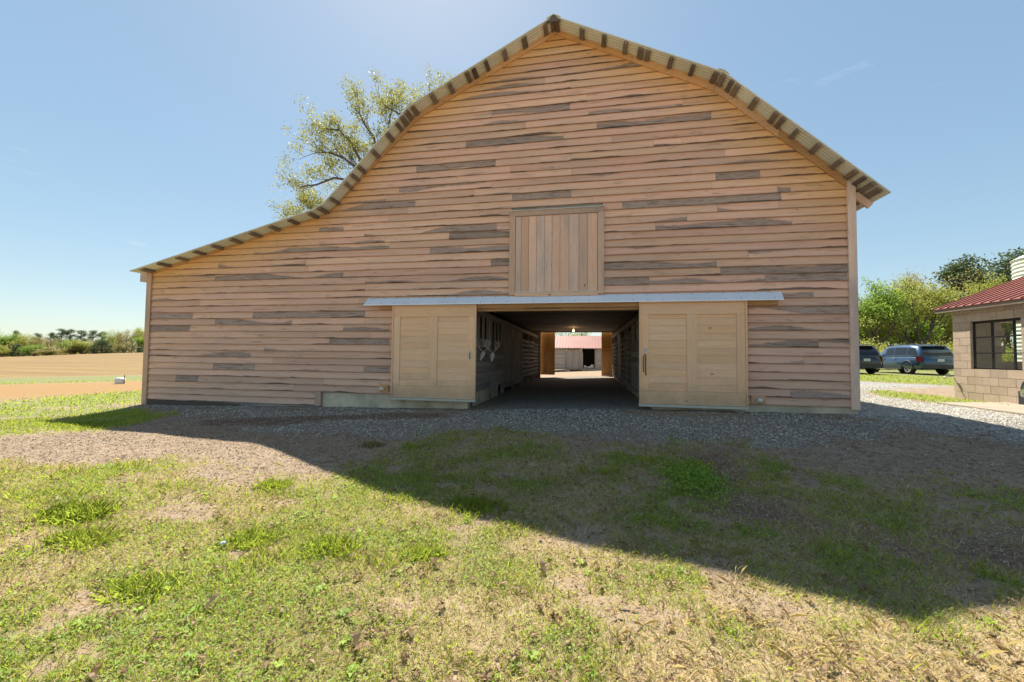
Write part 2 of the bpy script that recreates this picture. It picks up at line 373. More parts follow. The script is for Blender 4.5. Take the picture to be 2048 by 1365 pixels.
M['stone'] = m_leaf('gravel stones', (.32, .29, .23), (.68, .62, .50), 0.0)
M['stone_brown'] = m_leaf('brown soil stones', (.19, .135, .09), (.52, .42, .31), 0.0)
M['flower'] = m_simple('dandelion yellow', (.75, .50, .03), .6)

# ------------------------------------------------------------------ the ground
def sdist(poly, x, y):               # signed distance to a closed outline, positive inside
    x = np.asarray(x, float); y = np.asarray(y, float); d = np.full(x.shape, 1e9); ins = np.zeros(x.shape, bool)
    n = len(poly)
    for i in range(n):
        ax, ay = poly[i]; bx, by = poly[(i + 1) % n]; ex, ey = bx - ax, by - ay
        t = np.clip(((x - ax) * ex + (y - ay) * ey) / (ex * ex + ey * ey + 1e-12), 0, 1)
        d = np.minimum(d, np.hypot(x - ax - t * ex, y - ay - t * ey))
        c = ((ay > y) != (by > y)) & (x < (bx - ax) * (y - ay) / (by - ay + 1e-12) + ax); ins ^= c
    return np.where(ins, d, -d)
_NT = NPR.random((64, 64))
def vn(x, y):                        # value noise 0..1
    x = np.asarray(x, float) % 64; y = np.asarray(y, float) % 64
    xi = np.floor(x).astype(int); yi = np.floor(y).astype(int); fx = x - xi; fy = y - yi; fx = fx * fx * (3 - 2 * fx); fy = fy * fy * (3 - 2 * fy)
    g = lambda i, j: _NT[i % 64, j % 64]
    return (g(xi, yi) * (1 - fx) + g(xi + 1, yi) * fx) * (1 - fy) + (g(xi, yi + 1) * (1 - fx) + g(xi + 1, yi + 1) * fx) * fy
def fbm(x, y, o=4):
    r = 0; a = .5; t = 0
    for k in range(o): r = r + a * vn(x * 2 ** k + 7.3 * k, y * 2 ** k + 3.1 * k); t += a; a *= .55
    return r / t
PG = lambda pts: [G(*p) for p in pts]
LAWN = PG([(-400, 930), (230, 935), (420, 950), (640, 962), (740, 930), (800, 895), (900, 873), (1010, 870), (1200, 886), (1400, 900), (1560, 925), (1800, 965), (2048, 985), (2500, 1010)]) + [(8, .3), (8, -3), (-12, -3)]
SIDEGRASS = PG([(-300, 905), (60, 872), (190, 862), (300, 838), (255, 815), (285, 806)]) + [(-12.2, 9.4), (-12.2, 12.0)] + PG([(290, 781), (150, 790), (0, 801), (-300, 830)])
CLAY = [(-12.4, 12.2)] + PG([(290, 781), (150, 790), (0, 801), (-300, 830), (-500, 785), (0, 770), (150, 766), (290, 762)]) + [(-12.4, 17)]
STRIP2 = [(-12.4, 17)] + PG([(290, 762), (150, 766), (0, 770), (-500, 785), (-500, 768), (0, 757), (150, 753), (290, 751)]) + [(-12.4, 21)]
FE = PG([(290, 751), (150, 753), (0, 757), (-500, 768)])
DRIVE = [(4.9, 8.3), (6.2, 6.6), (9, 4.6), (14, 3), (14, 10.0), (9.0, 10.6), (8.2, 13.0), (8.9, 14.4)] + PG([(1908, 772), (1815, 768), (1720, 763)]) + [(5.3, 26), (5.2, 20)]
YARD = PG([(300, 810), (640, 815), (935, 822)]) + [(-2.5, 9.2), (-2.5, 23), (1.3, 23), (1.3, 9)] + PG([(1290, 824), (1700, 830), (1800, 850), (1700, 900), (1450, 892), (1300, 905), (1150, 880), (950, 872), (860, 880), (700, 880), (500, 850)])
TRACK = PG([(1385, 905), (1440, 905), (1500, 990), (1640, 1040), (1850, 1075), (2080, 1100), (2080, 1160), (1850, 1120), (1600, 1070), (1450, 1040), (1410, 990)])
BARE = PG([(1300, 1230), (1500, 1190), (1700, 1240), (2048, 1290), (2300, 1330), (2300, 1500), (1500, 1500), (1250, 1320)])
WEED = PG([(1350, 935), (1390, 922), (1425, 960), (1420, 985), (1370, 990), (1345, 965)])
REDLINE = PG([(620, 832), (900, 826), (905, 835), (640, 845), (420, 852), (400, 842)])
FARGRASS = PG([(1720, 763), (1815, 768), (1908, 772), (2100, 782)]) + [(60, 20), (60, 60), (6, 60), (5.6, 28)]
GRASSBED = [(8.25, 11.4), (8.2, 13.2), (8.9, 15), (9.8, 15.3), (9.8, 10.9), (9.3, 10.7)]
def masks(x, y):
    n1 = fbm(x * 1.1, y * 1.1) - .5; n2 = fbm(x * 4.3 + 9, y * 4.3) - .5; nz = n1 * 1.4 + n2 * .7
    k = lambda poly, w, a=.35: np.clip(.5 + (sdist(poly, x, y) + nz * a) / w, 0, 1)
    lawn = k(LAWN, 1.0, 1.5); side = k(SIDEGRASS, .5, .8); st2 = k(STRIP2, .8, .6); fg = k(FARGRASS, .8, .8); gb = k(GRASSBED, .3, .4)
    drive = k(DRIVE, 1.1, 1.2); yard = k(YARD, 1.5, 1.6); track = k(TRACK, .5, .7); bare = k(BARE, .5, .9); weed = k(WEED, .15, .2); red = k(REDLINE, .2, .35)
    clay = k(CLAY, .8, .6)
    field = smooth(20.5, 23.5, y + .22 * (x + 20) * 0 - 0.0) * (x < -12) ; field = np.where((x < -12), smooth(-1, 1, sdist([(-12.4, 21.5)] + FE + [(-900, 10), (-900, 900), (-12.4, 900)], x, y) + nz), 0)
    # how much green grows there
    patch = np.clip((fbm(x * .9 + 20, y * .9 + 5) - .36) * 4.0, 0, 1) * .65 + np.clip((fbm(x * 3 + 2, y * 3 + 41) - .42) * 5, 0, 1) * .35
    right = smooth(1.5, 5.0, x - .25 * (y - 4))
    thin = smooth(-3.2, -1.5, x) * smooth(2.4, 3.6, y + .15 * x)                # between the lawn and the yard the grass is worn thin
    p2 = np.clip((fbm(x * 1.6 + 31, y * 2.1 + 15) - .40) * 5.0, 0, 1)
    green = lawn * (.42 + .5 * patch) * (1 - .55 * right * (1 - thin)) * (1 - thin + thin * (.42 + .58 * p2)) * (1 - track) * (1 - .8 * bare)
    bald = np.clip((fbm(x * 2.1 + 50, y * 2.6 + 12) - .60) * 7.0, 0, 1) * lawn
    green = green * (1 - .85 * bald)
    green = np.maximum(green, weed); green = np.maximum(green, side * (.45 + .55 * patch)); green = np.maximum(green, st2 * .8); green = np.maximum(green, fg * .85); green = np.maximum(green, gb)
    straw = lawn * (1 - .6 * track) * (1 - weed) * (.7 + .3 * (1 - patch)) * (1 - .2 * thin) + .45 * side + .3 * fg + .2 * gb
    straw = straw * (1 - .6 * bald)
    gravel = np.clip(np.maximum(drive, yard) * (1 - lawn) * (1 - side) * (1 - gb) * (1 - red), 0, 1)
    return dict(green=np.clip(green, 0, 1), straw=np.clip(straw, 0, 1), gravel=gravel, clay=clay * (1 - side), field=field, red=np.maximum(red, track * .75), drive=drive * (1 - lawn), bare=bare * lawn, soil=np.clip(1 - green * 1.3 - straw * .8 - gravel * .8, 0, 1) * (1 - clay) * (1 - field))

gx = np.unique(np.concatenate([-np.geomspace(14, 900, 60), np.arange(-14, 13.01, .11), np.geomspace(13.2, 900, 50)]))
gy = np.unique(np.concatenate([np.geomspace(-900, -1.5, 3) if False else -np.geomspace(1.2, 900, 12), np.arange(-1.0, 13.5, .10), np.arange(13.7, 34, .5), np.geomspace(34.5, 1500, 50)]))
X, Y = np.meshgrid(gx, gy); Z = T(X, Y)
near = (Y < 14) & (np.abs(X) < 16)
Z = Z + np.where(near, (fbm(X * 2.2, Y * 2.2) - .5) * .035 + (fbm(X * 7, Y * 7, 2) - .5) * .014, 0)
mk = masks(X, Y)
Z = Z - np.where(near, .03 * np.clip(sdist(TRACK, X, Y) * 6 + .3, 0, 1), 0)
me = bpy.data.meshes.new('ground'); ny, nx = X.shape
me.vertices.add(nx * ny); me.vertices.foreach_set('co', np.stack([X, Y, Z], -1).astype(np.float32).ravel())
ii = (np.arange(ny - 1)[:, None] * nx + np.arange(nx - 1)[None]).ravel(); q = np.stack([ii, ii + 1, ii + nx + 1, ii + nx], 1).ravel()
me.loops.add(len(q)); me.loops.foreach_set('vertex_index', q.astype(np.int32)); npoly = len(q) // 4
me.polygons.add(npoly); me.polygons.foreach_set('loop_start', np.arange(0, npoly * 4, 4, dtype=np.int32)); me.polygons.foreach_set('loop_total', np.full(npoly, 4, np.int32))
me.polygons.foreach_set('use_smooth', np.ones(npoly, bool))
for kx in mk:
    a = me.attributes.new('m_' + kx, 'FLOAT', 'POINT'); a.data.foreach_set('value', mk[kx].astype(np.float32).ravel())
me.update(calc_edges=True)
t = NT('ground'); c = t.n('ShaderNodeNewGeometry').outputs['Position']
n1 = t.noise(c, .9, 6, .6); n2 = t.noise(c, 9, 6, .65); n3 = t.noise(c, 55, 4, .7)
soil = t.mix(t.ramp(n2, .3, .7), (.20, .14, .09), (.36, .27, .18)); soil = t.mix(t.ramp(n3, .5, .72, 0, .6), soil, (.38, .29, .20))
vo = t.n('ShaderNodeTexVoronoi'); t.l(c, vo.inputs['Vector']); vo.inputs['Scale'].default_value = 42; vo.inputs['Randomness'].default_value = 1
vs = t.sep(vo.outputs['Color'])[0]
gr = t.mix(vs, (.30, .27, .215), (.60, .55, .45)); gr = t.mix(t.ramp(vo.outputs['Distance'], .25, .6, 0, .75), gr, (.07, .06, .055))
gr = t.mix(t.ramp(n1, .35, .65, 0, .4), gr, (.27, .20, .15))
bluegr = t.mix(t.attr('m_drive'), gr, t.mix(vs, (.17, .165, .155), (.46, .45, .42)))
strawc = t.mix(t.ramp(n3, .3, .7), (.26, .19, .115), (.50, .39, .24))
strawc = t.mix(t.ramp(n2, .35, .7, 0, .4), strawc, (.20, .135, .08))
greenc = t.mix(t.ramp(n2, .3, .7), (.10, .13, .035), (.21, .23, .07)); greenc = t.mix(t.ramp(n3, .4, .7, 0, .6), greenc, (.29, .25, .12))
col = t.mix(t.ramp(t.math('ADD', t.attr('m_gravel'), t.math('MULTIPLY', t.math('SUBTRACT', n2, .5), .5)), .3, .6), soil, bluegr)
col = t.mix(t.ramp(t.math('ADD', t.attr('m_straw'), t.math('MULTIPLY', t.math('SUBTRACT', n3, .5), .8)), .3, .8), col, strawc)
col = t.mix(t.ramp(t.math('ADD', t.attr('m_green'), t.math('MULTIPLY', t.math('SUBTRACT', n3, .5), .9)), .3, .8), col, greenc)
col = t.mix(t.math('MULTIPLY', t.attr('m_red'), .75), col, (.115, .058, .045))
cl = t.mix(t.ramp(n2, .3, .7), (.26, .145, .055), (.33, .21, .085)); col = t.mix(t.attr('m_clay'), col, cl)
fy_ = t.sep(c)
rows = t.noise(t.comb(t.math('MULTIPLY', fy_[0], .03), t.math('MULTIPLY', t.math('ADD', fy_[1], t.math('MULTIPLY', fy_[0], .12)), .35), 0.0), 1.0, 5, .6)
fd = t.mix(t.ramp(rows, .35, .65), (.20, .125, .048), (.28, .19, .07)); fd = t.mix(t.ramp(t.noise(c, .25, 6, .7), .5, .75, 0, .6), fd, (.23, .17, .07)); fd = t.mix(t.ramp(t.noise(c, 2.2, 6, .75), .45, .65, 0, .55), fd, (.15, .09, .045))
col = t.mix(t.attr('m_field'), col, fd)
hgt = t.math('ADD', t.math('MULTIPLY', n3, .6), t.math('MULTIPLY', t.math('SUBTRACT', 1.0, vo.outputs['Distance']), t.attr('m_gravel')))
t.bump(t.math('ADD', hgt, t.math('MULTIPLY', n2, .8)), .025, .8)
me.materials.append(t.fin(col, .95))
go = obj('ground', me); go['kind'] = 'structure'

# ------------------------------------------------------------------ the barn
WY = 8.834                           # the gable wall stands in the plane y = WY
OV = .40                             # the roof passes it by this much
BY = 22.3                            # back wall
barn = thing('gambrel_barn', 'large wooden gambrel barn with orange-tan lap siding, left lean-to and open central passage', 'barn', (-3.1, WY, -.1))
C0, CE = .13, .1636                  # bottom edge of course 0, exposure
trim_out = [P(*q, WY)[::2] for q in ((302.9, 541.8), (652, 422.8), (834.9, 228.7), (1111, 56.5), (1429.5, 168), (1693, 359))]
trim_in = [P(*q, WY)[::2] for q in ((309, 549), (657.5, 430.5), (842.6, 237.7), (1112, 72.5), (1426, 185), (1689.5, 376))]
XL, XR = P(296, 650, WY)[0] + .06, P(1716, 700, WY)[0] - .03
metal = [P(*q, WY - OV)[::2] for q in ((259, 543), (622, 421), (646, 408), (668, 384), (817, 213), (1107, 33), (1448, 145), (1782, 386))]
print('trim', trim_out, trim_in, 'metal', metal, XL, XR)
def roofz(x, pl):
    return float(np.interp(x, [p[0] for p in pl], [p[1] for p in pl]))
mid = [((a[0] + b[0]) / 2, (a[1] + b[1]) / 2) for a, b in zip(trim_out, trim_in)]
def span(z):                         # where the gable starts and ends at height z (centre of the rake trim)
    xs = XL; xe = XR
    zs = [p[1] for p in mid]; k = 3
    if z > mid[0][1]: xs = float(np.interp(z, zs[:k + 1], [p[0] for p in mid[:k + 1]]))
    if z > mid[-1][1]: xe = float(np.interp(z, zs[:k - 1:-1], [p[0] for p in mid[:k - 1:-1]]))
    return xs, xe
OX0, OX1, OZ = P(937, 700, WY)[0], 1.37, P(1100, 622, WY)[2]      # passage opening
LX0, LX1, LZ0, LZ1 = P(1020, 500, WY)[0], P(1208, 500, WY)[0], P(1115, 588, WY)[2], P(1115, 421, WY)[2]
print('opening', OX0, OX1, OZ, 'loft', LX0, LX1, LZ0, LZ1)
# dark boards and joints, read off the photograph: crop origin, scale, (x0, x1, y, stain)
DK = []
def dk(o, s, *rows):
    for x0, x1, y, st in rows:
        a = P(o[0] + x0 / s, o[1] + y / s, WY); b = P(o[0] + x1 / s, o[1] + y / s, WY)
        zm = (a[2] + b[2]) / 2
        # rows climb to the right in the picture: y is that of the middle of the span
        mx = o[0] + (x0 + x1) / 2 / s; zc = P(mx, o[1] + y / s, WY)[2]
        DK.append((int(math.floor((zc - C0) / CE)), a[0], b[0], st))
dk((280, 480), 3.9, (110, 420, 588, .75), (885, 1760, 580, 1.3), (590, 1190, 632, 1.2), (1190, 1755, 645, .15), (105, 395, 682, 1.2), (1480, 1950, 787, 1.2), (575, 900, 978, 1.1),
   (900, 1750, 985, .05), (285, 460, 1066, 1.1), (590, 1590, 282, .55), (895, 1950, 80, .5), (975, 1950, 845, .1), (1590, 1950, 688, .45), (105, 870, 873, .25), (1760, 1950, 1000, .8), (620, 1300, 185, .35), (190, 780, 400, .0), (110, 590, 300, .1), (1435, 1860, 1105, .1))
dk((640, 180), 3.9, (1140, 1900, 415, 1.2), (755, 1370, 612, 1.2), (1345, 1950, 170, .75), (1500, 1960, 822, 1.2), (350, 1380, 1095, .7), (1010, 1480, 1140, 1.0), (860, 1480, 1250, .75), (0, 685, 1230, .65), (1335, 1480, 1350, 1.4),
   (180, 745, 925, .35), (620, 1340, 760, .45), (0, 190, 1082, .6), (180, 520, 862, .35), (0, 510, 1180, .15))
dk((1180, 380), 3.7236, (240, 1420, 85, 1.15), (485, 1500, 262, .75), (105, 940, 565, 1.3), (970, 1905, 597, 1.3), (105, 440, 680, 1.3), (480, 1300, 672, .5), (1300, 1910, 650, .95), (105, 720, 230, .2), (945, 1400, 135, .15), (1340, 1660, 775, .8), (105, 245, 345, .3), (1175, 1910, 480, .05))
dk((1080, 150), 4.096, (465, 1400, 395, .85), (1435, 1800, 835, 1.1), (0, 250, 985, 1.3), (1940, 2048, 932, .8), (930, 1160, 580, .1), (0, 250, 690, .1), (400, 1170, 255, .35))
dk((880, 20), 4.096, (430, 1720, 805, .6), (360, 1640, 530, .2), (100, 1070, 690, .1), (280, 860, 640, .15))
dk((1240, 560), 4.096, (1048, 1870, 245, .8), (1048, 1620, 520, .45), (1620, 1850, 515, 1.0), (1048, 1880, 395, .0), (1390, 1860, 955, .3), (1048, 1500, 655, .2))
dk((680, 380), 2.967, (0, 303, 893, 1.4), (0, 303, 735, .9), (155, 1000, 540, .1), (400, 1000, 605, .5))
def shelter_at(x, z):
    d = roofz(x, trim_in) - z
    slope_near = d
    lean = smooth(-5.8, -8.8, x)                                     # under the lean-to and lower right slope the wood has stayed orange
    reach = .55 + .35 * lean + .75 * smooth(1.5, 4.6, x)
    return float(np.clip(1 - slope_near / (reach * 1.25), 0, 1) ** 1.1)
def clad(name_mat, k, x0, x1, stain, y_out=WY, zlo=None):
    zb = C0 + k * CE; zt = zb + CE + .018
    if zlo is not None: zb = max(zb, zlo)
    (s0, e0), (s1, e1) = span(zb), span(min(zt, mid[3][1] - .01))
    n = max(1, int((x1 - x0) / .85)); mb = MB(); sh = []
    wob = [RNG.uniform(-.006, .006) for _ in range(n + 1)]; yb = y_out - .036 + RNG.uniform(-.005, .003); yt = y_out - .008
    rings = []
    for i in range(n + 1):
        f = i / n; x = x0 + (x1 - x0) * f
        xb = min(max(x, s0), e0); xt = min(max(x, s1), e1)
        rings.append([(xb, yb, zb + wob[i]), (xt, yt, zt), (xt, yt + .014, zt), (xb, yb + .018, zb + wob[i] + .001)])
    off = RNG.uniform(0, 50)
    for i in range(n):
        b = len(mb.v); mb.v.extend(rings[i] + rings[i + 1])
        for q, uv in (((0, 4, 5, 1), (0, 1)), ((1, 5, 6, 2), (1, 1)), ((3, 7, 4, 0), (0, 0)), ((2, 6, 7, 3), (1, 0))):
            mb.f.append(tuple(b + j for j in q)); mb.mi.append(0)
            for j in q: mb.uv.append((mb.v[b + j][0], 1.0 if (j % 4) in (1, 2) else 0.0))
    nb = len(mb.v)
    for q in ((0, 1, 2, 3), (nb - 1, nb - 2, nb - 3, nb - 4)):
        mb.f.append(q); mb.mi.append(0); mb.uv.extend([(mb.v[j][0], .5) for j in q])
    me = mb.mesh('siding_board', name_mat)
    a = me.attributes.new('shelter', 'FLOAT', 'POINT'); a.data.foreach_set('value', [shelter_at(v[0], v[2]) for v in me_co(me)])
    o = obj('siding_board', me, barn); o['stain'] = float(stain); return o
def me_co(me): return [v.co for v in me.vertices]
def cut(iv, a, b): 
    r = []
    for p, q in iv:
        if b <= p or a >= q: r.append((p, q)); continue
        if a > p + .05: r.append((p, a))
        if b < q - .05: r.append((b, q))
    return r
nb_ = 0
prev = []
for k in range(-2, 60):
    zb = C0 + k * CE
    if zb > mid[3][1] - .03: break
    s, e = span(zb)
    if k < 0: e = P(637, 800, WY)[0] - .02
    iv = [(s, e)]
    if zb < OZ: iv = cut(iv, OX0, OX1)
    if zb + CE > LZ0 + .04 and zb < LZ1 - .04: iv = cut(iv, LX0 + .03, LX1 - .03)
    dks = sorted([d for d in DK if d[0] == k], key=lambda d: d[1])
    joints = set()
    for p, q in iv:
        segs = []; x = p; here = []
        for (_, a, b, st) in dks:
            a2, b2 = max(a, p), min(b, q)
            if b2 - a2 < .15 or a2 < x - .05: continue
            a2 = max(a2, x)
            if a2 - x > .25: here.append((x, a2, None)); x = a2
            here.append((x, b2, st)); x = b2
        if q - x > .02: here.append((x, q, None))
        for a, b, st in here:
            if st is not None:
                b_ = b if q - b > .25 else q; segs.append((a, b_, st)); continue
            while b - a > 5.2:                                       # longer runs are pieced from two or three boards
                c_ = a + RNG.uniform(1.5, 4.6)
                if b - c_ < .7: c_ = (a + b) / 2
                for _ in range(8):
                    if all(abs(c_ - j) > .35 for j in prev): break
                    c_ = a + RNG.uniform(.8, min(4.6, b - a - .7))
                segs.append((a, c_, None)); a = c_
            segs.append((a, b, None))
        for a, b, st in segs:
            if b - a < .04: continue
            joints.add(b)
            clad(M['siding'], k, a + .0015, b - .0015, st if st is not None else RNG.choice([-1.1, -.9, -.72, -.6, -.5, -.45, -.40, -.36]))
            nb_ += 1
    prev = list(joints)
# the short wedge board at the foot of the lean-to
w = MB(); w.hexa([(XL, WY - .03, -.345), (-8.6, WY - .03, -.262), (-8.6, WY - .012, -.262), (XL, WY - .012, -.345), (XL, WY - .02, -.19), (-8.6, WY - .02, -.235), (-8.6, WY - .005, -.235), (XL, WY - .005, -.19)], 0)
o = w.build('siding_board', M['siding'], barn); o['stain'] = -.8
print('siding boards', nb_)

# solid wall core behind the boards, with its openings left open
def gable_core(y0, y1, x0, x1, openings, mat, name, zbot=-.6, step=.6):
    mb = MB(); xs = sorted(set([x0, x1] + [p[0] for p in mid if x0 < p[0] < x1] + [v for o_ in openings for v in o_[:2]]))
    for a, b in zip(xs, xs[1:]):
        za, zb_ = roofz(a, mid) + .01, roofz(b, mid) + .01
        op = [o_ for o_ in openings if o_[0] <= a + 1e-6 and o_[1] >= b - 1e-6]
        lo = op[0][2] if op else zbot
        mb.hexa([(a, y0, lo), (b, y0, lo), (b, y1, lo), (a, y1, lo), (a, y0, za), (b, y0, zb_), (b, y1, zb_), (a, y1, za)], 0)
    return mb.build(name, mat, barn)
gable_core(WY + .012, WY + .14, XL + .02, XR - .02, [(OX0 + .02, OX1 - .02, OZ + .02)], M['old'], 'wall_core')
BX0, BX1, BZ = -2.5, 1.37, 2.38
gable_core(BY, BY + .14, XL + .02, XR - .02, [(BX0, BX1, BZ)], M['old'], 'rear_wall')

# rake trim boards, each one a board of its own
for i in range(5):
    a, b, c, d = trim_out[i], trim_out[i + 1], trim_in[i], trim_in[i + 1]
    nseg = (2, 1, 2, 2, 2)[i]
    for j in range(nseg):
        f0, f1 = j / nseg, (j + 1) / nseg; L2 = lambda p, q, f: (p[0] + (q[0] - p[0]) * f, p[1] + (q[1] - p[1]) * f)
        a1, b1, c1, d1 = L2(a, b, f0), L2(a, b, f1), L2(c, d, f0), L2(c, d, f1)
        g = .003; dx = g
        w = MB(); yf = WY - .058 - .002 * (i % 2)
        w.hexa([(c1[0] + dx, yf, c1[1]), (d1[0] - dx, yf, d1[1]), (d1[0] - dx, WY + .01, d1[1]), (c1[0] + dx, WY + .01, c1[1]),
                (a1[0] + dx, yf, a1[1]), (b1[0] - dx, yf, b1[1]), (b1[0] - dx, WY + .01, b1[1]), (a1[0] + dx, WY + .01, a1[1])], 0)
        w.build('rake_board', M['trim'], barn)
# corner boards
w = MB(); a = P(300.5, 560, WY)[0]; w.box(XL - .09, XL + .06, WY - .062, WY + .02, -.36, trim_out[0][1] - .02, 2); w.build('corner_board', M['trim_grey'], barn)
w = MB(); w.box(XL - .105, XL - .085, WY - .03, WY + .14, -.36, trim_out[0][1] - .05, 2); w.build('corner_board', M['trim_grey'], barn)
w = MB(); w.box(XR - .13, XR + .012, WY - .062, WY + .02, .09, trim_out[5][1] + .0, 2); w.build('corner_board', M['trim_grey'], barn)
w = MB(); w.box(XR + .012, XR + .035, WY - .03, WY + .14, .09, trim_out[5][1] - .0, 2); w.build('corner_board', M['trim_grey'], barn)
# little block of wood under the left eave, trim block where the foundation begins
w = MB(); w.box(XL - .32, XL - .093, WY - .05, WY + .1, trim_out[0][1] - .30, trim_out[0][1] - .06, 1); w.build('eave_block', M['trim_grey'], barn)
bx = P(639, 790, WY)[0]; w = MB(); w.box(bx - .075, bx + .075, WY - .07, WY + .02, Tz(bx, WY) + .03, C0 - .0, 2); w.build('trim_block', M['trim_grey'], barn)

# roof sheets: corrugated, ridges running up the slope
def roof_sheet(a, b, name='roof_sheet'):
    mb = MB(); n = int((BY + .5 - (WY - OV)) / .019); d = Vector((b[0] - a[0], 0, b[1] - a[1])).normalized(); nn = Vector((-d.z, 0, d.x)); 
    if nn.z < 0: nn = -nn
    rows = []
    for i in range(n + 1):
        y = WY - OV + i * .019; h = .008 * math.sin(2 * math.pi * y / .076)
        rows.append((Vector((a[0], y, a[1])) + nn * h, Vector((b[0], y, b[1])) + nn * h))
    for p, q in rows: mb.v.extend([tuple(p), tuple(q)])
    for i in range(n):
        mb.f.append((2 * i, 2 * i + 1, 2 * i + 3, 2 * i + 2)); mb.mi.append(0); mb.uv.extend([(0, i), (1, i), (1, i + 1), (0, i + 1)])
    return mb.build(name, M['galv_dull'], barn)
for i in range(7): roof_sheet(metal[i], metal[i + 1])
# folded edge along the rake
for i in range(7):
    a, b = metal[i], metal[i + 1]; w = MB(); w.bar((a[0], WY - OV - .004, a[1] + .004), (b[0], WY - OV - .004, b[1] + .004), .006, .022); w.build('rake_flashing', M['galv_dull'], barn)
# ridge and knee caps
def cap(i, l, name='ridge_cap'):
    c = metal[i]
    for s_, j in ((-1, i - 1), (1, i + 1)):
        p = metal[j]; d = Vector((p[0] - c[0], 0, p[1] - c[1])).normalized() * l
        w = MB(); w.bar((c[0], (WY - OV - .03 + BY + .5) / 2, c[1] + .028), (c[0] + d.x, (WY - OV - .03 + BY + .5) / 2, c[1] + .028 + d.z), BY + .5 - WY + OV + .03, .012); w.build(name, M['galv_dull'], barn)
cap(5, .17); cap(6, .12, 'knee_cap'); cap(4, .10, 'knee_cap')
w = MB(); c = metal[5]; w.hexa([(c[0] - .15, WY - OV - .02, c[1] - .13), (c[0] + .15, WY - OV - .02, c[1] - .12), (c[0] + .15, WY - OV + .02, c[1] - .12), (c[0] - .15, WY - OV + .02, c[1] - .13),
      (c[0] - .02, WY - OV - .02, c[1] + .01), (c[0] + .02, WY - OV - .02, c[1] + .01), (c[0] + .02, WY - OV + .02, c[1] + .01), (c[0] - .02, WY - OV + .02, c[1] + .01)], 0); w.build('peak_board', M['purlin'], barn)
# purlins carrying the sheets out over the gable
PL = [(297, 538), (331, 526), (366, 514), (401, 502.5), (436.5, 490), (473.6, 478), (512, 465.5), (550, 452), (588, 437), (627.5, 424)]
PL += [(540 + x / 2.926, y / 2.926) for x, y in ((315, 1205), (380, 1140), (460, 1055), (500, 1010), (540, 970), (620, 885), (705, 795), (757, 735), (787, 702), (815, 675), (850, 640), (960, 580), (1060, 515), (1162, 452), (1200, 435), (1270, 385), (1375, 315), (1490, 255), (1612, 180), (1655, 152))]
PRr = [(1100 + x / 2.926, y / 2.926) for x, y in ((45, 150), (190, 195), (318, 238), (442, 280), (530, 312), (572, 324), (705, 365), (830, 410), (960, 450), (1005, 478), (1050, 508), (1085, 530), (1192, 605), (1305, 690), (1345, 715), (1430, 775), (1550, 860), (1675, 950), (1760, 1018), (1810, 1056), (1858, 1090), (1900, 1118))]
for px, py in PL + PRr:
    x, _, z = P(px, py, WY - OV * .45)
    x = min(max(x, metal[0][0] + .12), metal[-1][0] - .12)
    for i in range(7):
        if metal[i][0] <= x <= metal[i + 1][0]: break
    a, b = metal[i], metal[i + 1]; d = Vector((b[0] - a[0], 0, b[1] - a[1])).normalized(); nn = Vector((-d.z, 0, d.x)); nn = nn if nn.z > 0 else -nn
    th = RNG.uniform(.032, .042); wd = RNG.uniform(.082, .115); c = Vector((x, 0, a[1] + (b[1] - a[1]) * (x - a[0]) / (b[0] - a[0]))) - nn * (th / 2 + .012)
    y0 = WY - OV + RNG.uniform(.015, .05); w = MB()
    e1 = d * wd / 2; e2 = nn * th / 2
    q = lambda y, s1, s2: tuple(Vector((c.x, y, c.z)) + e1 * s1 + e2 * s2)
    yE = BY + .3
    w.hexa([q(y0, -1, -1), q(y0, 1, -1), q(yE, 1, -1), q(yE, -1, -1), q(y0, -1, 1), q(y0, 1, 1), q(yE, 1, 1), q(yE, -1, 1)], 1)
    w.build('purlin', M['purlin'], barn)
# rafter tail and soffit boards seen under the right eave
a, b = metal[6], metal[7]; d = Vector((b[0] - a[0], 0, b[1] - a[1])).normalized()
p0 = Vector((XR + .04, WY + .02, roofz(XR + .04, metal) - .16)); p1 = p0 + d * .36
for j in range(12):
    w = MB(); oy = j * 1.2; w.bar(p0 + Vector((0, oy, 0)), p1 + Vector((0, oy, 0)), .05, .12); w.build('rafter_tail', M['trim_grey'], barn)
# side walls (seen only edge-on)
for xs_, z1 in ((XL + .02, trim_out[0][1]), (XR - .12, trim_out[5][1])):
    w = MB(); w.box(xs_, xs_ + .1, WY + .145, BY - .005, -.6, z1 + .05, 1); w.build('side_wall', M['trim_grey'], barn)

# foundation
w = MB(); w.box(P(646, 800, WY)[0], OX0 - .0, WY - .005, WY + .22, -.7, C0 + .012, 0); w.build('foundation_wall', M['concrete'], barn)
w = MB(); w.box(OX1 + .0, XR + .0, WY - .015, WY + .22, -.6, C0 + .005, 0); w.build('foundation_wall', M['concrete'], barn)
w = MB(); w.box(OX0 - .2, OX0 - .0, WY + .225, WY + 3.2, -.6, .16, 1); w.build('foundation_wall', M['concrete'], barn)
w = MB(); w.box(OX1, OX1 + .2, WY + .225, WY + 13.0, -.6, .12, 1); w.build('foundation_wall', M['concrete'], barn)

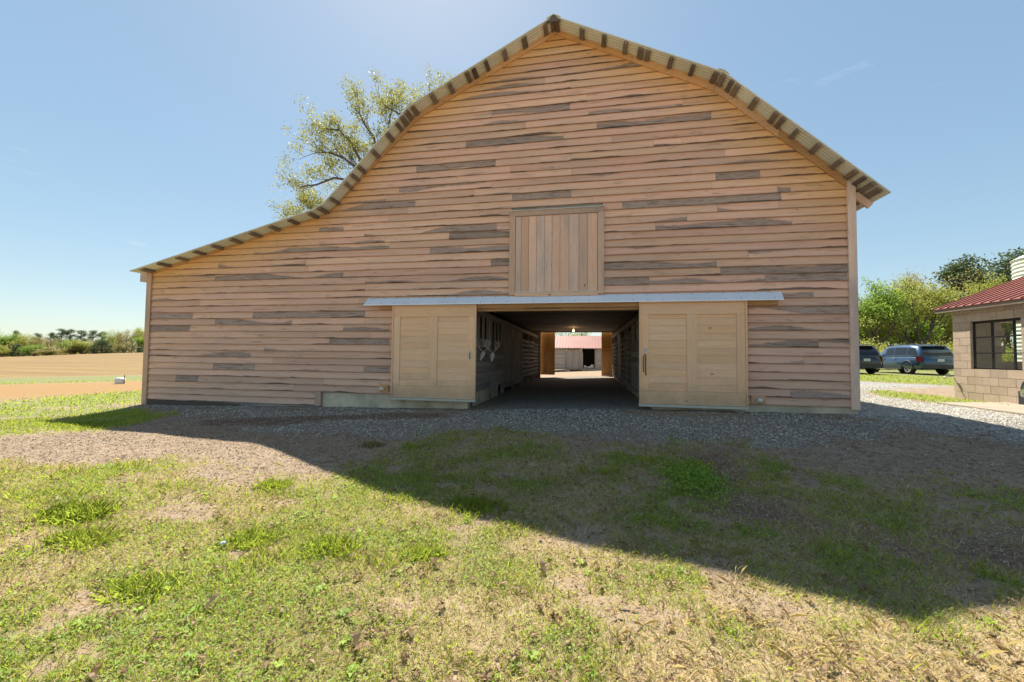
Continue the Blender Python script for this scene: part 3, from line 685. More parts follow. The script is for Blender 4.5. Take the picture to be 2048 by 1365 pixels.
# passage header, door track hood
hx0, hz0 = P(770, 620, WY)[0], 0
CY = WY - .24
c0, c1 = P(727, 612, CY), P(1568, 600, CY); t0, t1 = P(736, 597.5, WY - .03), P(1562, 584.5, WY - .03)
zt_ = (t0[2] + t1[2]) / 2; zf_ = (c0[2] + c1[2]) / 2
print('hood', c0, c1, t0, t1)
w = MB(); w.hexa([(c0[0], CY, zf_ + .022), (c1[0], CY, zf_ + .022), (t1[0], WY - .034, zt_), (t0[0], WY - .034, zt_), (c0[0], CY, zf_ + .026), (c1[0], CY, zf_ + .026), (t1[0], WY - .034, zt_ + .004), (t0[0], WY - .034, zt_ + .004)], 0)
hood = w.build('door_hood', M['galv'], barn)
w = MB(); w.box(c0[0], c1[0], CY - .003, CY + .0, zf_, zf_ + .026, 0); w.build('drip_edge', M['galv'], hood)
w = MB()
for j in range(30):
    x = c0[0] + .15 + (c1[0] - c0[0] - .3) * j / 29
    for f in (.12, .88): w.box(x - .008, x + .008, CY + (WY - .034 - CY) * f - .008, CY + (WY - .034 - CY) * f + .008, zf_ + .026 + (zt_ - zf_ - .022) * f, zf_ + .034 + (zt_ - zf_ - .022) * f, 0)
w.build('screw', M['iron'], hood, kind='stuff')
hb0 = P(760, 610, WY - .1)[0]; hb1 = P(1556, 600, WY - .1)[0]
w = MB(); w.box(hb0, hb1, WY - .115, WY - .034, zf_ - .075, zf_ + .085, 0); w.build('track_board', M['trim'], barn)
w = MB(); w.box(OX0 - .02, OX1 + .02, WY - .03, WY + .14, OZ - .0, OZ + .17, 0); w.build('header_board', M['trim'], barn)

# the two sliding doors
def sliding_door(cx0, cx1, z0, z1, handle_side, label, long_handle, uneven):
    y0 = WY - .175; y1 = y0 + .055
    w = MB(); w.box(cx0 + .012, cx1 - .012, y0 + .036, y1, z0 + .01, z1 - .01, 0)
    door = w.build('sliding_door', M['door'], barn); door['label'] = label
    e = .028
    for (a, b, c, d) in ((cx0, cx0 + e, z0, z1), (cx1 - e, cx1, z0, z1)):
        w = MB(); w.box(a, b, y0 - .022, y1 + .004, c, d, 2); w.build('edge_strip', M['door'], door)
    w = MB(); w.box(cx0 + e, cx1 - e, y0 - .022, y1 + .004, z1 - e, z1, 0); w.build('edge_strip', M['door'], door)
    W_ = cx1 - cx0; sw = .155; ms = .19; i0, i1 = cx0 + e + .002, cx1 - e - .002
    tr, br = .235, .27
    w = MB(); w.box(i0, i1, y0, y0 + .034, z1 - e - tr, z1 - e - .002, 0); w.build('rail', M['door'], door)
    w = MB(); w.box(i0, i1, y0, y0 + .034, z0 + .002, z0 + br, 0); w.build('rail', M['door'], door)
    zb, zt = z0 + br + .0015, z1 - e - tr - .0015; mx = (cx0 + cx1) / 2
    for a, b in ((i0, i0 + sw), (i1 - sw, i1), (mx - ms / 2, mx + ms / 2)):
        w = MB(); w.box(a, b, y0 + .001, y0 + .034, zb, zt, 2); w.build('stile', M['door'], door)
    for a, b in ((i0 + sw, mx - ms / 2), (mx + ms / 2, i1 - sw)):
        z = zb; first = True
        while z < zt - .01:
            h = .145 + RNG.uniform(-.012, .012); z2 = min(z + h, zt)
            if zt - z2 < .05: z2 = zt
            w = MB(); w.box(a + .001, b - .001, y0 + .020 + RNG.uniform(0, .003), y0 + .035, z + .0025, z2 - .0025, 0); w.build('panel_board', M['door'], door); z = z2
    w = MB(); w.box(cx0 - .012, cx1 + .006, y0 - .03, y1 + .01, z0 - .052, z0 - .003, 0); w.build('door_shoe', M['strip'], door)
    hx = i1 - .1 if handle_side > 0 else i0 + .1
    w = MB(); hz = z0 + (z1 - z0) * .5
    if long_handle:
        w.tube([(hx - .02, y0 - .012, hz - .04), (hx - .012, y0 - .06, hz - .06), (hx - .01, y0 - .06, hz - .42), (hx, y0 - .012, hz - .46)], .011, 8)
        w.tube([(hx - .045, y0 - .012, hz - .06), (hx - .05, y0 - .03, hz - .2), (hx - .045, y0 - .012, hz - .4)], .008, 6)
        w.build('handle', M['iron'], door, True); w = MB(); w.box(hx - .03, hx + .012, y0 - .018, y0 - .001, hz - .03, hz + .1, 2); w.build('latch_plate', M['chrome'], door)
    else:
        w.tube([(hx, y0 - .004, hz - .02), (hx, y0 - .045, hz - .03), (hx, y0 - .045, hz - .13), (hx, y0 - .004, hz - .14)], .009, 8); w.build('handle', M['iron'], door, True)
        w = MB(); w.box(hx - .02, hx + .02, y0 - .008, y0 - .001, hz - .17, hz + .03, 2); w.build('latch_plate', M['chrome'], door)
    return door
D_ = WY - .175
l0, l1 = P(784, 700, D_)[0], P(951.5, 700, D_)[0]; lz0 = P(868, 800, D_)[2] - .0; lz1 = P(868, 611, D_)[2]
r0, r1 = P(1278.5, 700, D_)[0], P(1494.5, 700, D_)[0]; rz0 = P(1386, 814, D_)[2]; rz1 = P(1386, 603, D_)[2]
print('doors', l0, l1, lz0, lz1, r0, r1, rz0, rz1)
sliding_door(l0, l1, lz0 + .03, min(lz1, zf_ + .02), 1, 'left sliding door with two columns of boards and a small grey handle', False, 1)
sliding_door(r0, r1, rz0 + .03, min(rz1, zf_ + .02), -1, 'right sliding door with a long rusted pull handle', True, 1)
# floor guides beside the doors
for px, py in ((765, 777), (1518, 800)):
    x, _, z = P(px, py, WY - .06); w = MB(); s_ = 1 if px < 1000 else -1
    xa, xb = sorted((x - .03 * s_, x + .14 * s_)) ; w.box(min(x - .08, xa), max(x + .12, xb) , WY - .06, WY - .036, z - .085, z + .085, 0); bl = w.build('guide_block', M['trim'], barn)
    w = MB(); w.box(x - .05, x + .05, WY - .11, WY - .062, z - .035, z + .02, 0); w.box(x - .04, x + .04, WY - .135, WY - .11, z - .02, z + .03, 0); w.build('door_guide', M['white'], bl)

# loft door
w = MB(); w.box(LX0 + .14, LX1 - .14, WY - .035, WY + .02, LZ0 + .04, LZ1 - .05, 2); loft = w.build('loft_door', M['loft'], barn)
nb2 = 10; wd_ = [.7, .9, .95, .95, .9, .95, 1.05, 1.15, 1.0, 1.15]; tot = sum(wd_); x = LX0 + .135
for k in range(nb2):
    x2 = x + (LX1 - LX0 - .27) * wd_[k] / tot
    w = MB(); w.box(x + .004, x2 - .004, WY - .058 - RNG.uniform(0, .005), WY - .036, LZ0 + .045, LZ1 - .125, 2); w.build('loft_board', M['loft'], loft); x = x2
for a, b, c, d, g in ((LX0, LX0 + .13, LZ0 - .02, LZ1 - .115, 2), (LX1 - .13, LX1, LZ0 - .02, LZ1 - .115, 2), (LX0, LX1, LZ1 - .113, LZ1, 0), (LX0 + .132, LX1 - .132, LZ0 - .055, LZ0 + .035, 0)):
    w = MB(); w.box(a, b, WY - .078, WY + .0, c, d, g); w.build('frame_board', M['trim_grey'], loft)
w = MB(); w.box(LX0 - .02, LX1 + .015, WY - .10, WY - .0, LZ1 + .003, LZ1 + .013, 0); w.build('drip_cap', M['white'], loft)
w = MB(); w.box(LX0 + .132, LX1 - .135, WY - .09, WY - .05, LZ0 + .037, LZ0 + .045, 0); w.build('sill_strip', M['white'], loft)

# ------------------------------------------------------------------ inside the passage
CEIL = 2.44
y = WY + .15
while y < BY - .02:                  # loft floor boards seen from below
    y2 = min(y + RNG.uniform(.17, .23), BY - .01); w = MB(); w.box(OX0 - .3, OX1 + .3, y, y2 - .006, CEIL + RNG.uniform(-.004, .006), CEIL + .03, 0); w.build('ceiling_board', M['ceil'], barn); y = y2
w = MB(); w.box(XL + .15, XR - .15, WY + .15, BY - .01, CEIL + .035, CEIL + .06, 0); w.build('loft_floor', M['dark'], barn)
for xw, sgn in ((OX0, -1), (OX1, 1)):
    yb = WY + .24
    inn = lambda d: (min(xw + sgn * d, xw + sgn * (d + .03)), max(xw + sgn * d, xw + sgn * (d + .03)))
    w = MB(); x0_, x1_ = sorted((xw - sgn * .02, xw + sgn * .08)); w.box(x0_, x1_, WY + .15, BY - .02, 2.06, 2.2, 1); w.build('plate_beam', M['old'], barn)
    # near-black sheet far behind, its colour standing in for the stalls' shade
    x0_, x1_ = sorted((xw + sgn * 1.6, xw + sgn * 1.65)); w = MB(); w.box(x0_, x1_, WY + .15, BY - .02, -.3, CEIL + .03, 1); w.build('stall_dark_sheet', M['dark'], barn)
    yy = yb; bay = 0
    pat = ['rails', 'rails', 'boards', 'boards', 'slats', 'slats', 'slats'] if sgn < 0 else ['slats', 'rails', 'slats', 'slats', 'boards', 'slats', 'slats']
    L_ = (BY - .2 - yb) / 7
    for kind in pat:
        x0_, x1_ = sorted((xw + sgn * .0, xw + sgn * .09)); w = MB(); w.box(x0_, x1_, yy, yy + .12, -.2, 2.06, 2); w.build('stall_post', M['old'], barn)
        z = .17
        if kind == 'rails':
            while z < 1.22:
                h = RNG.uniform(.13, .17); x0_, x1_ = sorted((xw - sgn * .022, xw + sgn * .002 * 0)); w = MB(); w.box(x0_, x1_, yy + RNG.uniform(-.05, .02), yy + L_ - RNG.uniform(.0, .05), z, z + h - .008, 1); w.build('stall_rail', M['old'], barn); z += h
            k = 0; y3 = yy + .15
            while y3 < yy + L_ - .2:
                if k % 2 == 0:
                    x0_, x1_ = sorted((xw + sgn * .02, xw + sgn * .045)); w = MB(); w.box(x0_, x1_, y3, y3 + .2, 1.24, 2.06, 2); w.build('stall_board', M['old'], barn)
                y3 += .24; k += 1
            x0_, x1_ = sorted((xw - sgn * .03, xw)); w = MB(); w.box(x0_, x1_, yy + .4, yy + L_ - .1, 1.26, 1.48, 1); w.build('stall_rail', M['old'], barn)
        elif kind == 'boards':
            y3 = yy + .05
            while y3 < yy + L_ - .05:
                h = RNG.uniform(.14, .19); x0_, x1_ = sorted((xw - sgn * .02, xw + sgn * .004)); w = MB(); w.box(x0_, x1_, y3, y3 + h - .01, .16, 2.03, 2); w.build('stall_board', M['old'], barn); y3 += h
            x0_, x1_ = sorted((xw - sgn * .05, xw - sgn * .022)); w = MB(); w.box(x0_, x1_, yy, yy + L_, .02, .15, 1); w.build('stall_sill', M['farwood'], barn)
            w = MB(); xx = xw - sgn * .035; w.bar((xx, yy + L_ * .8, .2), (xx, yy + L_ * .82, 1.7), .07, .025, (1, 0, 0)); w.build('stall_brace', M['farwood'], barn)
        else:
            while z < 1.75:
                h = .095; x0_, x1_ = sorted((xw - sgn * .02, xw + sgn * .002)); w = MB(); w.box(x0_, x1_, yy + RNG.uniform(0, .05), yy + L_ - RNG.uniform(.0, .08), z, z + h, 1); w.build('stall_slat', M['old'], barn); z += h + RNG.uniform(.07, .11)
            for f in (.1, .55): x0_, x1_ = sorted((xw - sgn * .045, xw - sgn * .022)); w = MB(); w.box(x0_, x1_, yy + L_ * f, yy + L_ * f + .1, .12, 1.8, 2); w.build('stall_board', M['farwood'], barn)
        yy += L_
# rear doors, slid half across the far end of the passage
for a, b in ((-2.62, P(1110, 700, BY + .3)[0]), (P(1203, 700, BY + .3)[0], 1.9)):
    w = MB(); w.box(a, b, BY + .27, BY + .30, Tz(0, BY) + .06, BZ + .12, 2); dr = w.build('rear_door', M['orange'], barn)
    n = 6 if b - a < 1.5 else 8
    for k in range(n):
        x = a + (b - a) * k / n; w = MB(); w.box(x + .003, x + (b - a) / n - .003, BY + .245, BY + .268, Tz(0, BY) + .10, 1.35, 2); w.build('door_board', M['orange'], dr)
    for zz in (1.36, Tz(0, BY) + .0, BZ - .05): w = MB(); w.box(a, b, BY + .236, BY + .266, zz + .07, zz + .17, 0); w.build('rail', M['orange'], dr)

# lamp hanging from the passage ceiling
bxp = P(1147, 661, 19.5)
lamp = thing('ceiling_lamp', 'small bare bulb glowing warm on the dark passage ceiling', 'lamp', (bxp[0], 19.5, CEIL))
w = MB(); w.lathe([(0, CEIL - .001), (.07, CEIL - .001), (.07, CEIL - .03), (.03, CEIL - .06), (.025, CEIL - .10), (0, CEIL - .10)], (bxp[0], 19.5, 0), n=12); w.build('lamp_holder', M['white'], lamp, True)
tb = NT('lit bulb'); em = tb.n('ShaderNodeEmission'); em.inputs[0].default_value = (1, .55, .2, 1); em.inputs[1].default_value = 12; tb.l(em.outputs[0], tb.out.inputs[0])
w = MB(); w.lathe([(0, CEIL - .10), (.022, CEIL - .11), (.04, CEIL - .145), (.035, CEIL - .175), (0, CEIL - .19)], (bxp[0], 19.5, 0), n=12); w.build('bulb', tb.m, lamp, True)
pl = bpy.data.lights.new('bulb_light', 'POINT'); pl.energy = 2.5; pl.color = (1, .6, .3); pl.shadow_soft_size = .05; po = bpy.data.objects.new('bulb_light', pl); COL.objects.link(po); po.location = (bxp[0], 19.5, CEIL - .26)

# two deer skulls with antlers hung on the left stall wall
def skull(px, py, y, label, tilt):
    x, _, z = P(px, py, y)
    t = thing('deer_skull', label, 'skull', (x, y, z), 'deer skulls on the stall wall')
    rings = []
    for f, wx, hz in ((0, .045, .04), (.25, .075, .06), (.45, .07, .055), (.7, .04, .035), (1, .022, .018)):
        yc = y - f * .16; zc = z - f * .20
        rings.append([(x + .8 * wx * math.cos(a) + f * tilt, yc + .3 * hz * math.sin(a), zc + .8 * hz * math.sin(a)) for a in [2 * math.pi * k / 10 for k in range(10)]])
    w = MB(); w.loft(rings); w.build('cranium', M['bone'], t, True)
    for s_ in (-1, 1):
        b = Vector((x + s_ * .04, y, z + .03)); pts = [b, b + Vector((s_ * .05, -.02, .05)), b + Vector((s_ * .11, -.05, .11)), b + Vector((s_ * .12, -.10, .19)), b + Vector((s_ * .05, -.15, .24))]
        w = MB(); w.tube(pts, [.012, .012, .010, .009, .004], 6)
        for i, tp in ((1, (s_ * .05, -.05, .13)), (2, (s_ * .17, -.12, .14)), (3, (s_ * .16, -.14, .22))):
            w.tube([pts[i], (pts[i] + b + Vector(tp)) / 2 + Vector((0, 0, .01)), b + Vector(tp) + Vector((0, -.03, .06))], [.010, .009, .003], 5)
        w.build('antler', M['bone'], t, True)
skull(967, 704, WY + .45, 'pale tan deer skull with antlers, the left one hung inside the passage entrance', -.03)
skull(985, 706, WY + .75, 'deer skull with tall curved white antler, right of the tan one inside the entrance', .02)

# ------------------------------------------------------------------ block building on the right
KX, KY = 9.80, 12.92
kb = thing('block_building', 'low tan concrete block building with a red metal roof and black steel window', 'building', (KX + 2, KY - 3, .03))
K0, KH = .03, .203
wy0, wy1 = 9.8 / ((ray(2043, 690)[0] / ray(2043, 690)[1])), 9.8 / (ray(1941, 690)[0] / ray(1941, 690)[1])     # window from near end to far end
wz0, wz1 = K0 + 4 * KH, K0 + 10 * KH
nearY = 3.0
for k in range(12):
    z = K0 + k * KH; off = (.2 if k % 2 else 0.0); yb = KY - off; first = True
    if off:
        yb = KY
    while yb > nearY:
        ln = (.2 if (first and off) else .4) ; ya = yb - ln; first = False
        segs = [(ya, yb)]
        if wz0 - .01 <= z < wz1 - .01: segs = cut(segs, wy0, wy1)
        for a_, b_ in segs:
            w = MB(); j = .004; w.box(KX + RNG.uniform(-.002, .002), KX + .2, a_ + j, b_ - j, z + j, z + KH - j, 1); w.build('block', M['block'], kb)
        yb = ya
for k in range(12):                  # far end wall, seen only as its edge
    z = K0 + k * KH
    for j in range(10):
        x = KX + .205 + j * .4 + (.2 if k % 2 else 0)
        if 5 <= k < 10 and x + .2 > KX + 1.0 and x < KX + 2.4: continue
        if x + .396 > 12.0: continue
        w = MB(); w.box(x + .004, x + .396, KY - .2, KY, z + .004, z + KH - .004, 0); w.build('block', M['block'], kb)
w = MB(); w.box(KX + .03, KX + .17, nearY, wy0 - .03, K0, K0 + 12 * KH - .01, 1); w.box(KX + .03, KX + .17, wy1 + .03, KY - .03, K0, K0 + 12 * KH - .01, 1); w.box(KX + .03, KX + .17, wy0 - .05, wy1 + .05, K0, wz0 - .01, 1); w.box(KX + .03, KX + .17, wy0 - .05, wy1 + .05, wz1 + .01, K0 + 12 * KH - .01, 1)
w.build('mortar', M['concrete'], kb)
w = MB(); w.box(KX + .205, 12.0, KY - .17, KY - .03, K0, K0 + 5 * KH - .01, 0); w.box(KX + .205, KX + .95, KY - .17, KY - .03, K0 + 5 * KH, K0 + 12 * KH - .01, 0); w.build('mortar', M['concrete'], kb)
w = MB(); w.box(11.78, 11.96, nearY, KY - .21, K0, K0 + 2 * KH, 1); w.build('unseen_low_wall', M['block'], kb)  # unseen far side shaped as low wall and posts to let sky light in
for yy in (3.2, 6.4, 9.6, 12.5): w = MB(); w.box(11.8, 11.94, yy, yy + .14, K0, 3.3, 2); w.build('unseen_post', M['farwood'], kb)
w = MB(); w.box(KX + .21, KX + 4.19, nearY, KY - .21, K0 - .02, K0 + .02, 1); w.build('floor_slab', M['slab'], kb)
# roof: rises away from the wall, back slope left off to let sky light in
EX, EZ, TX, TZ_ = 9.62, 2.46, 12.0, 3.44
ry0, ry1 = nearY, KY + .38
sl = (TZ_ - EZ) / (TX - EX)
w = MB(); w.hexa([(EX, ry0, EZ), (TX, ry0, TZ_), (TX, ry1, TZ_), (EX, ry1, EZ), (EX, ry0, EZ + .012), (TX, ry0, TZ_ + .012), (TX, ry1, TZ_ + .012), (EX, ry1, EZ + .012)], 0); rf = w.build('roof', M['redroof'], kb)
y = ry1 - .01
while y > ry0:
    w = MB(); w.bar((EX - .005, y, EZ + .024), (TX, y, TZ_ + .024), .022, .03); w.build('seam', M['redroof'], rf); y -= .235
w = MB(); w.bar((EX + .02, ry1 - .03, EZ - .05), (TX, ry1 - .03, TZ_ - .05), .04, .08); w.build('barge_board', M['old'], kb)
w = MB(); w.box(EX + .02, EX + .05, ry0, ry1 - .06, EZ - .10, EZ - .005, 1); w.build('fascia', M['purlin'], kb)
y = KY + .1
while y > nearY:
    w = MB(); w.bar((EX + .055, y, EZ - .04), (TX - .1, y, EZ - .04 + sl * (TX - EX - .155)), .045, .08); w.build('rafter', M['purlin'], kb); y -= .6
w = MB(); w.box(KX + .02, KX + .18, nearY, KY - .02, K0 + 12 * KH, K0 + 12 * KH + .05, 1); w.build('wall_plate', M['farwood'], kb)
# steel window
w = MB(); fx = KX + .06
w.box(fx, fx + .04, wy0 - .02, wy0 + .02, wz0, wz1); w.box(fx, fx + .04, wy1 - .03, wy1 + .0, wz0, wz1); w.box(fx, fx + .04, wy0, wy1, wz0, wz0 + .03); w.box(fx, fx + .04, wy0, wy1, wz1 - .06, wz1)
win = w.build('window_frame', M['steel'], kb)
wh = wz1 - wz0; ywid = wy1 - wy0; rowz = [wz0 + .03, wz0 + wh * .33, wz0 + wh * .66, wz1 - .06]; colf = [0, .18, .60, 1.0]
for r_ in rowz[1:3]: w = MB(); w.box(fx - .012, fx + .035, wy0 + .02, wy1 - .03, r_ - .014, r_ + .014, 1); w.build('glazing_bar', M['steel'], win)
for f in colf[1:3]: w = MB(); yy = wy0 + ywid * f; w.box(fx - .01, fx + .033, yy - .013, yy + .013, wz0 + .03, wz1 - .06, 2); w.build('glazing_bar', M['steel'], win)
for i in range(3):
    for j in range(3):
        a_ = wy0 + ywid * colf[j] + .014; b_ = wy0 + ywid * colf[j + 1] - .014; w = MB(); tl = .03 if i == 0 else 0
        z0_, z1_ = rowz[i] + .015, rowz[i + 1] - .015
        w.hexa([(fx + .012 - tl, a_, z0_), (fx + .018 - tl, a_, z0_), (fx + .018 - tl, b_, z0_), (fx + .012 - tl, b_, z0_), (fx + .012, a_, z1_), (fx + .018, a_, z1_), (fx + .018, b_, z1_), (fx + .012, b_, z1_)], 1); w.build('pane', M['glass'], win)
# tap on the far corner
tp = thing('garden_tap', 'small grey water tap sticking out of the corner of the block building', 'tap', (KX, KY - .05, .62))
w = MB(); w.tube([(KX - .01, KY + .02, .62), (KX - .16, KY + .04, .62), (KX - .2, KY + .04, .60), (KX - .21, KY + .04, .55)], .014, 6); w.tube([(KX - .1, KY + .03, .62), (KX - .1, KY + .03, .68)], .008, 5); w.build('spout', M['chrome'], tp, True)
w = MB(); w.lathe([(0, 0), (.03, 0), (.03, .012), (0, .012)], (KX - .1, KY + .03, .68), n=10); w.build('tap_handle', M['iron'], tp, True)
# slab
w = MB(); pts = [G(1908, 800), G(1900, 806), G(2048, 826), G(2300, 850)]
sx = [(7.75, 9.0), (9.79, 9.0), (9.79, 11.35), (8.9, 11.6)]
w = MB(); w.hexa([(8.15, 4, -.1), (9.79, 4, -.1), (9.79, 11.6, -.1), (8.15, 11.2, -.1), (8.15, 4, .05), (9.79, 4, .05), (9.79, 11.6, .075), (8.15, 11.2, .065)], 1); o = w.build('path_slab', M['slab']); o['kind'] = 'structure'

# ------------------------------------------------------------------ grain bin
sx_, sy_, sz_ = P(2022, 512, 24.0)
R_ = 2.3; cxs, cys = sx_ + R_ * 1.32, 24.0
gb_ = thing('grain_bin', 'corrugated pale grey metal grain bin behind the red roof', 'silo', (cxs, cys, .2))
ztop = P(2040, 508, 24.0)[2] - .15
prof = []; z = .1
while z < ztop: prof.append((R_ + .028 * math.sin(z / .20 * 2 * math.pi), z)); z += .04
w = MB(); w.lathe(prof, (cxs, cys, 0), n=56); w.build('bin_wall', M['galv_dull'], gb_, True)
w = MB(); w.lathe([(R_ + .06, ztop), (R_ + .06, ztop + .03), (.4, ztop + 1.2), (.35, ztop + 1.3), (0, ztop + 1.32)], (cxs, cys, 0), n=40); w.build('bin_roof', M['galv_dull'], gb_)

# ------------------------------------------------------------------ vehicles
def make_suv(label, paint, name='parked_suv', group='vehicles parked by the drive'):
    t = thing(name, label, 'car', (0, 0, 0), group)
    # body shell: rings across the car, front is +y
    st = [(-2.42, .66, .52, .80), (-2.36, .84, .38, .98), (-2.15, .93, .30, 1.06), (-1.5, .965, .27, 1.08), (-.4, .965, .27, 1.06), (.7, .965, .27, 1.03), (1.2, .955, .27, 1.01), (1.75, .94, .28, .97), (2.1, .90, .32, .89), (2.34, .80, .38, .80), (2.44, .62, .46, .70)]
    rings = []
    for y, hw, zb, zt in st:
        h = zt - zb
        half = [(hw * .80, zb), (hw * .95, zb + h * .10), (hw, zb + h * .32), (hw * .985, zb + h * .60), (hw * .95, zb + h * .82), (hw * .88, zb + h * .96), (hw * .5, zt + .015)]
        rings.append([(x, y, z) for x, z in half] + [(-x, y, z) for x, z in half[::-1]])
    w = MB(); w.loft(rings); body = w.build('body', M[paint], t, True)
    # cabin: painted pillars and roof over dark glass
    gst = [(-2.28, .80, 1.02, .78, 1.05), (-2.12, .85, 1.04, .74, 1.36), (-1.90, .87, 1.05, .70, 1.62), (-1.3, .88, 1.06, .69, 1.685), (-.3, .88, 1.05, .69, 1.70), (.35, .88, 1.03, .68, 1.66), (.75, .87, 1.02, .68, 1.50), (1.25, .83, 1.0, .74, 1.08), (1.40, .80, .98, .76, 1.0)]
    rings = []
    for y, hb, zb, ht, zt in gst:
        half = [(hb, zb - .06), (hb, zb), (ht + (hb - ht) * .15, zt - .05 * (zt - zb) - .02), (ht * .93, zt), (ht * .4, zt + .02)]
        rings.append([(x, y, z) for x, z in half] + [(-x, y, z) for x, z in half[::-1]])
    w = MB(); w.loft(rings); w.build('cabin', M[paint], t, True)
    def side(y, f):                  # a point on the cabin side at height fraction f
        g = list(zip(*[(q[0], q[1], q[2], q[3] + (q[1] - q[3]) * .15, q[4] - .05 * (q[4] - q[2]) - .02) for q in gst]))
        hb, zb, ht, zt = (float(np.interp(y, g[0], g[i])) for i in (1, 2, 3, 4)); return hb + (ht - hb) * f + .006, zb + (zt - zb) * f
    for s_ in (-1, 1):
        for y0, y1, n in ((-2.05, -1.28, 3), (-1.22, -.30, 3), (-.24, .62, 3)):
            w = MB(); 
            for i in range(n):
                ya, yb = y0 + (y1 - y0) * i / n, y0 + (y1 - y0) * (i + 1) / n
                sa = .25 if (y0 < -2 and i == 0) else 0
                c = []
                for f in (.08, .86):
                    for yy in (ya + (sa if f > .5 else 0), yb):
                        x_, z_ = side(yy, f); c.append((s_ * x_, yy, z_))
                b = len(w.v); w.v.extend(c); w.f.append((b, b + 1, b + 3, b + 2)); w.mi.append(0); w.uv.extend([(0, 0)] * 4)
            w.build('side_window', M['carglass'], t)
    w = MB(); w.hexa([(-.72, -2.285, 1.10), (.72, -2.285, 1.10), (.72, -2.26, 1.10), (-.72, -2.26, 1.10), (-.60, -2.00, 1.53), (.60, -2.00, 1.53), (.60, -1.97, 1.53), (-.60, -1.97, 1.53)], 0); w.build('rear_window', M['carglass'], t)
    w = MB(); w.hexa([(-.70, 1.27, 1.07), (.70, 1.27, 1.07), (.70, 1.30, 1.07), (-.70, 1.30, 1.07), (-.62, .76, 1.52), (.62, .76, 1.52), (.62, .79, 1.52), (-.62, .79, 1.52)], 0); w.build('windscreen', M['carglass'], t)
    w = MB(); w.box(-.62, .62, -2.16, -1.92, 1.60, 1.63); w.build('spoiler', M[paint], t)
    for s_ in (-1, 1):
        w = MB(); w.tube([(s_ * .62, -1.8, 1.69), (s_ * .63, -1.6, 1.74), (s_ * .63, .1, 1.75), (s_ * .62, .3, 1.70)], .018, 6); w.build('roof_rail', M['plastic'], t, True)
        w = MB(); w.hexa([(s_ * .78, -2.41, .72), (s_ * .91, -2.34, .72), (s_ * .965, -2.1, .76), (s_ * .78, -2.30, .72), (s_ * .76, -2.38, 1.02), (s_ * .89, -2.31, 1.03), (s_ * .945, -2.08, 1.03), (s_ * .76, -2.30, 1.03)], 0); w.build('tail_light', M['taillight'], t)
        w = MB(); w.hexa([(s_ * .60, 2.36, .68), (s_ * .84, 2.20, .68), (s_ * .84, 2.1, .68), (s_ * .6, 2.2, .68), (s_ * .60, 2.34, .78), (s_ * .86, 2.16, .80), (s_ * .86, 2.06, .80), (s_ * .6, 2.2, .78)], 0); w.build('headlight', M['chrome'], t)
        w = MB(); w.box(s_ * .93 - .03 if s_ > 0 else s_ * 1.12, s_ * 1.12 if s_ > 0 else s_ * .93 + .03, .82, .96, 1.02, 1.17); w.build('wing_mirror', M['plastic'], t)
        for yy in (-.45, .45): w = MB(); w.box(min(s_ * .955, s_ * .985), max(s_ * .955, s_ * .985), yy - .1, yy + .1, .93, .955); w.build('door_handle', M['chrome'], t)
        w = MB(); w.box(min(s_ * .93, s_ * .98), max(s_ * .93, s_ * .98), -1.0, 1.0, .27, .40); w.build('sill', M['plastic'], t)
    w = MB(); w.box(-.80, .80, -2.44, -2.30, .36, .56); w.build('rear_bumper', M['plastic'], t)
    w = MB(); w.box(-.72, .72, 2.34, 2.46, .32, .56); w.build('grille', M['plastic'], t)
    w = MB(); w.box(-.16, .16, -2.452, -2.425, .74, .89); w.build('number_plate', M['plate'], t)
    for (wx, wy_) in ((-.80, -1.42), (.80, -1.42), (-.80, 1.48), (.80, 1.48)):
        s_ = 1 if wx > 0 else -1
        w = MB(); w.lathe([(.20, -.10), (.33, -.115), (.36, -.09), (.365, 0), (.36, .09), (.33, .115), (.20, .10)], (wx, wy_, .365), 'x', 26); wh_ = w.build('wheel', M['rubber'], t, True)
        w = MB(); xo = wx + s_ * .105
        w.lathe([(.255, -.006), (.24, .012), (.215, .004), (.215, -.03)] if s_ > 0 else [(.255, .006), (.24, -.012), (.215, -.004), (.215, .03)], (xo, wy_, .365), 'x', 24)
        for k in range(5):
            a = 2 * math.pi * k / 5 + .3
            for da in (-.09, .09): w.tube([(xo, wy_ + .04 * math.cos(a), .365 + .04 * math.sin(a)), (xo + s_ * .004, wy_ + .225 * math.cos(a + da), .365 + .225 * math.sin(a + da))], .014, 4)
        w.build('rim', M['chrome'], wh_)
        w = MB(); w.lathe([(.0, 0), (.225, 0)], (wx + s_ * .07, wy_, .365), 'x', 20); w.build('wheel_disc', M['plastic'], wh_)
        w = MB(); pts = [(wx + s_ * .155, wy_ + .42 * math.cos(a), .365 + .42 * math.sin(a)) for a in np.linspace(-.25, math.pi + .25, 14)]; w.tube(pts, .028, 5); w.build('wheel_arch', M['plastic'], t, True)
    return t
def place(t, x, y, z=None, rz=0.0): t.location = (x, y, Tz(x, y) if z is None else z); t.rotation_euler = (0, 0, rz)
s1 = make_suv('slate blue SUV parked on the grass beyond the drive, its rear to the camera', 'paint_blue')
p = G(1820, 749); print('suv ground', p, Tz(*p)); place(s1, p[0] + .80, p[1] + 1.42)
s2 = make_suv('near-black SUV half hidden behind the right corner of the barn', 'paint_black')
p = G(1745, 748); place(s2, p[0] - .95, p[1] + 1.3)
s3 = copy_tree(s2); s3['label'] = 'black vehicle cut off by the right edge, only its rounded corner showing'
q_ = P(2031, 795, 8.9); place(s3, 8.46, 6.45, -.05)

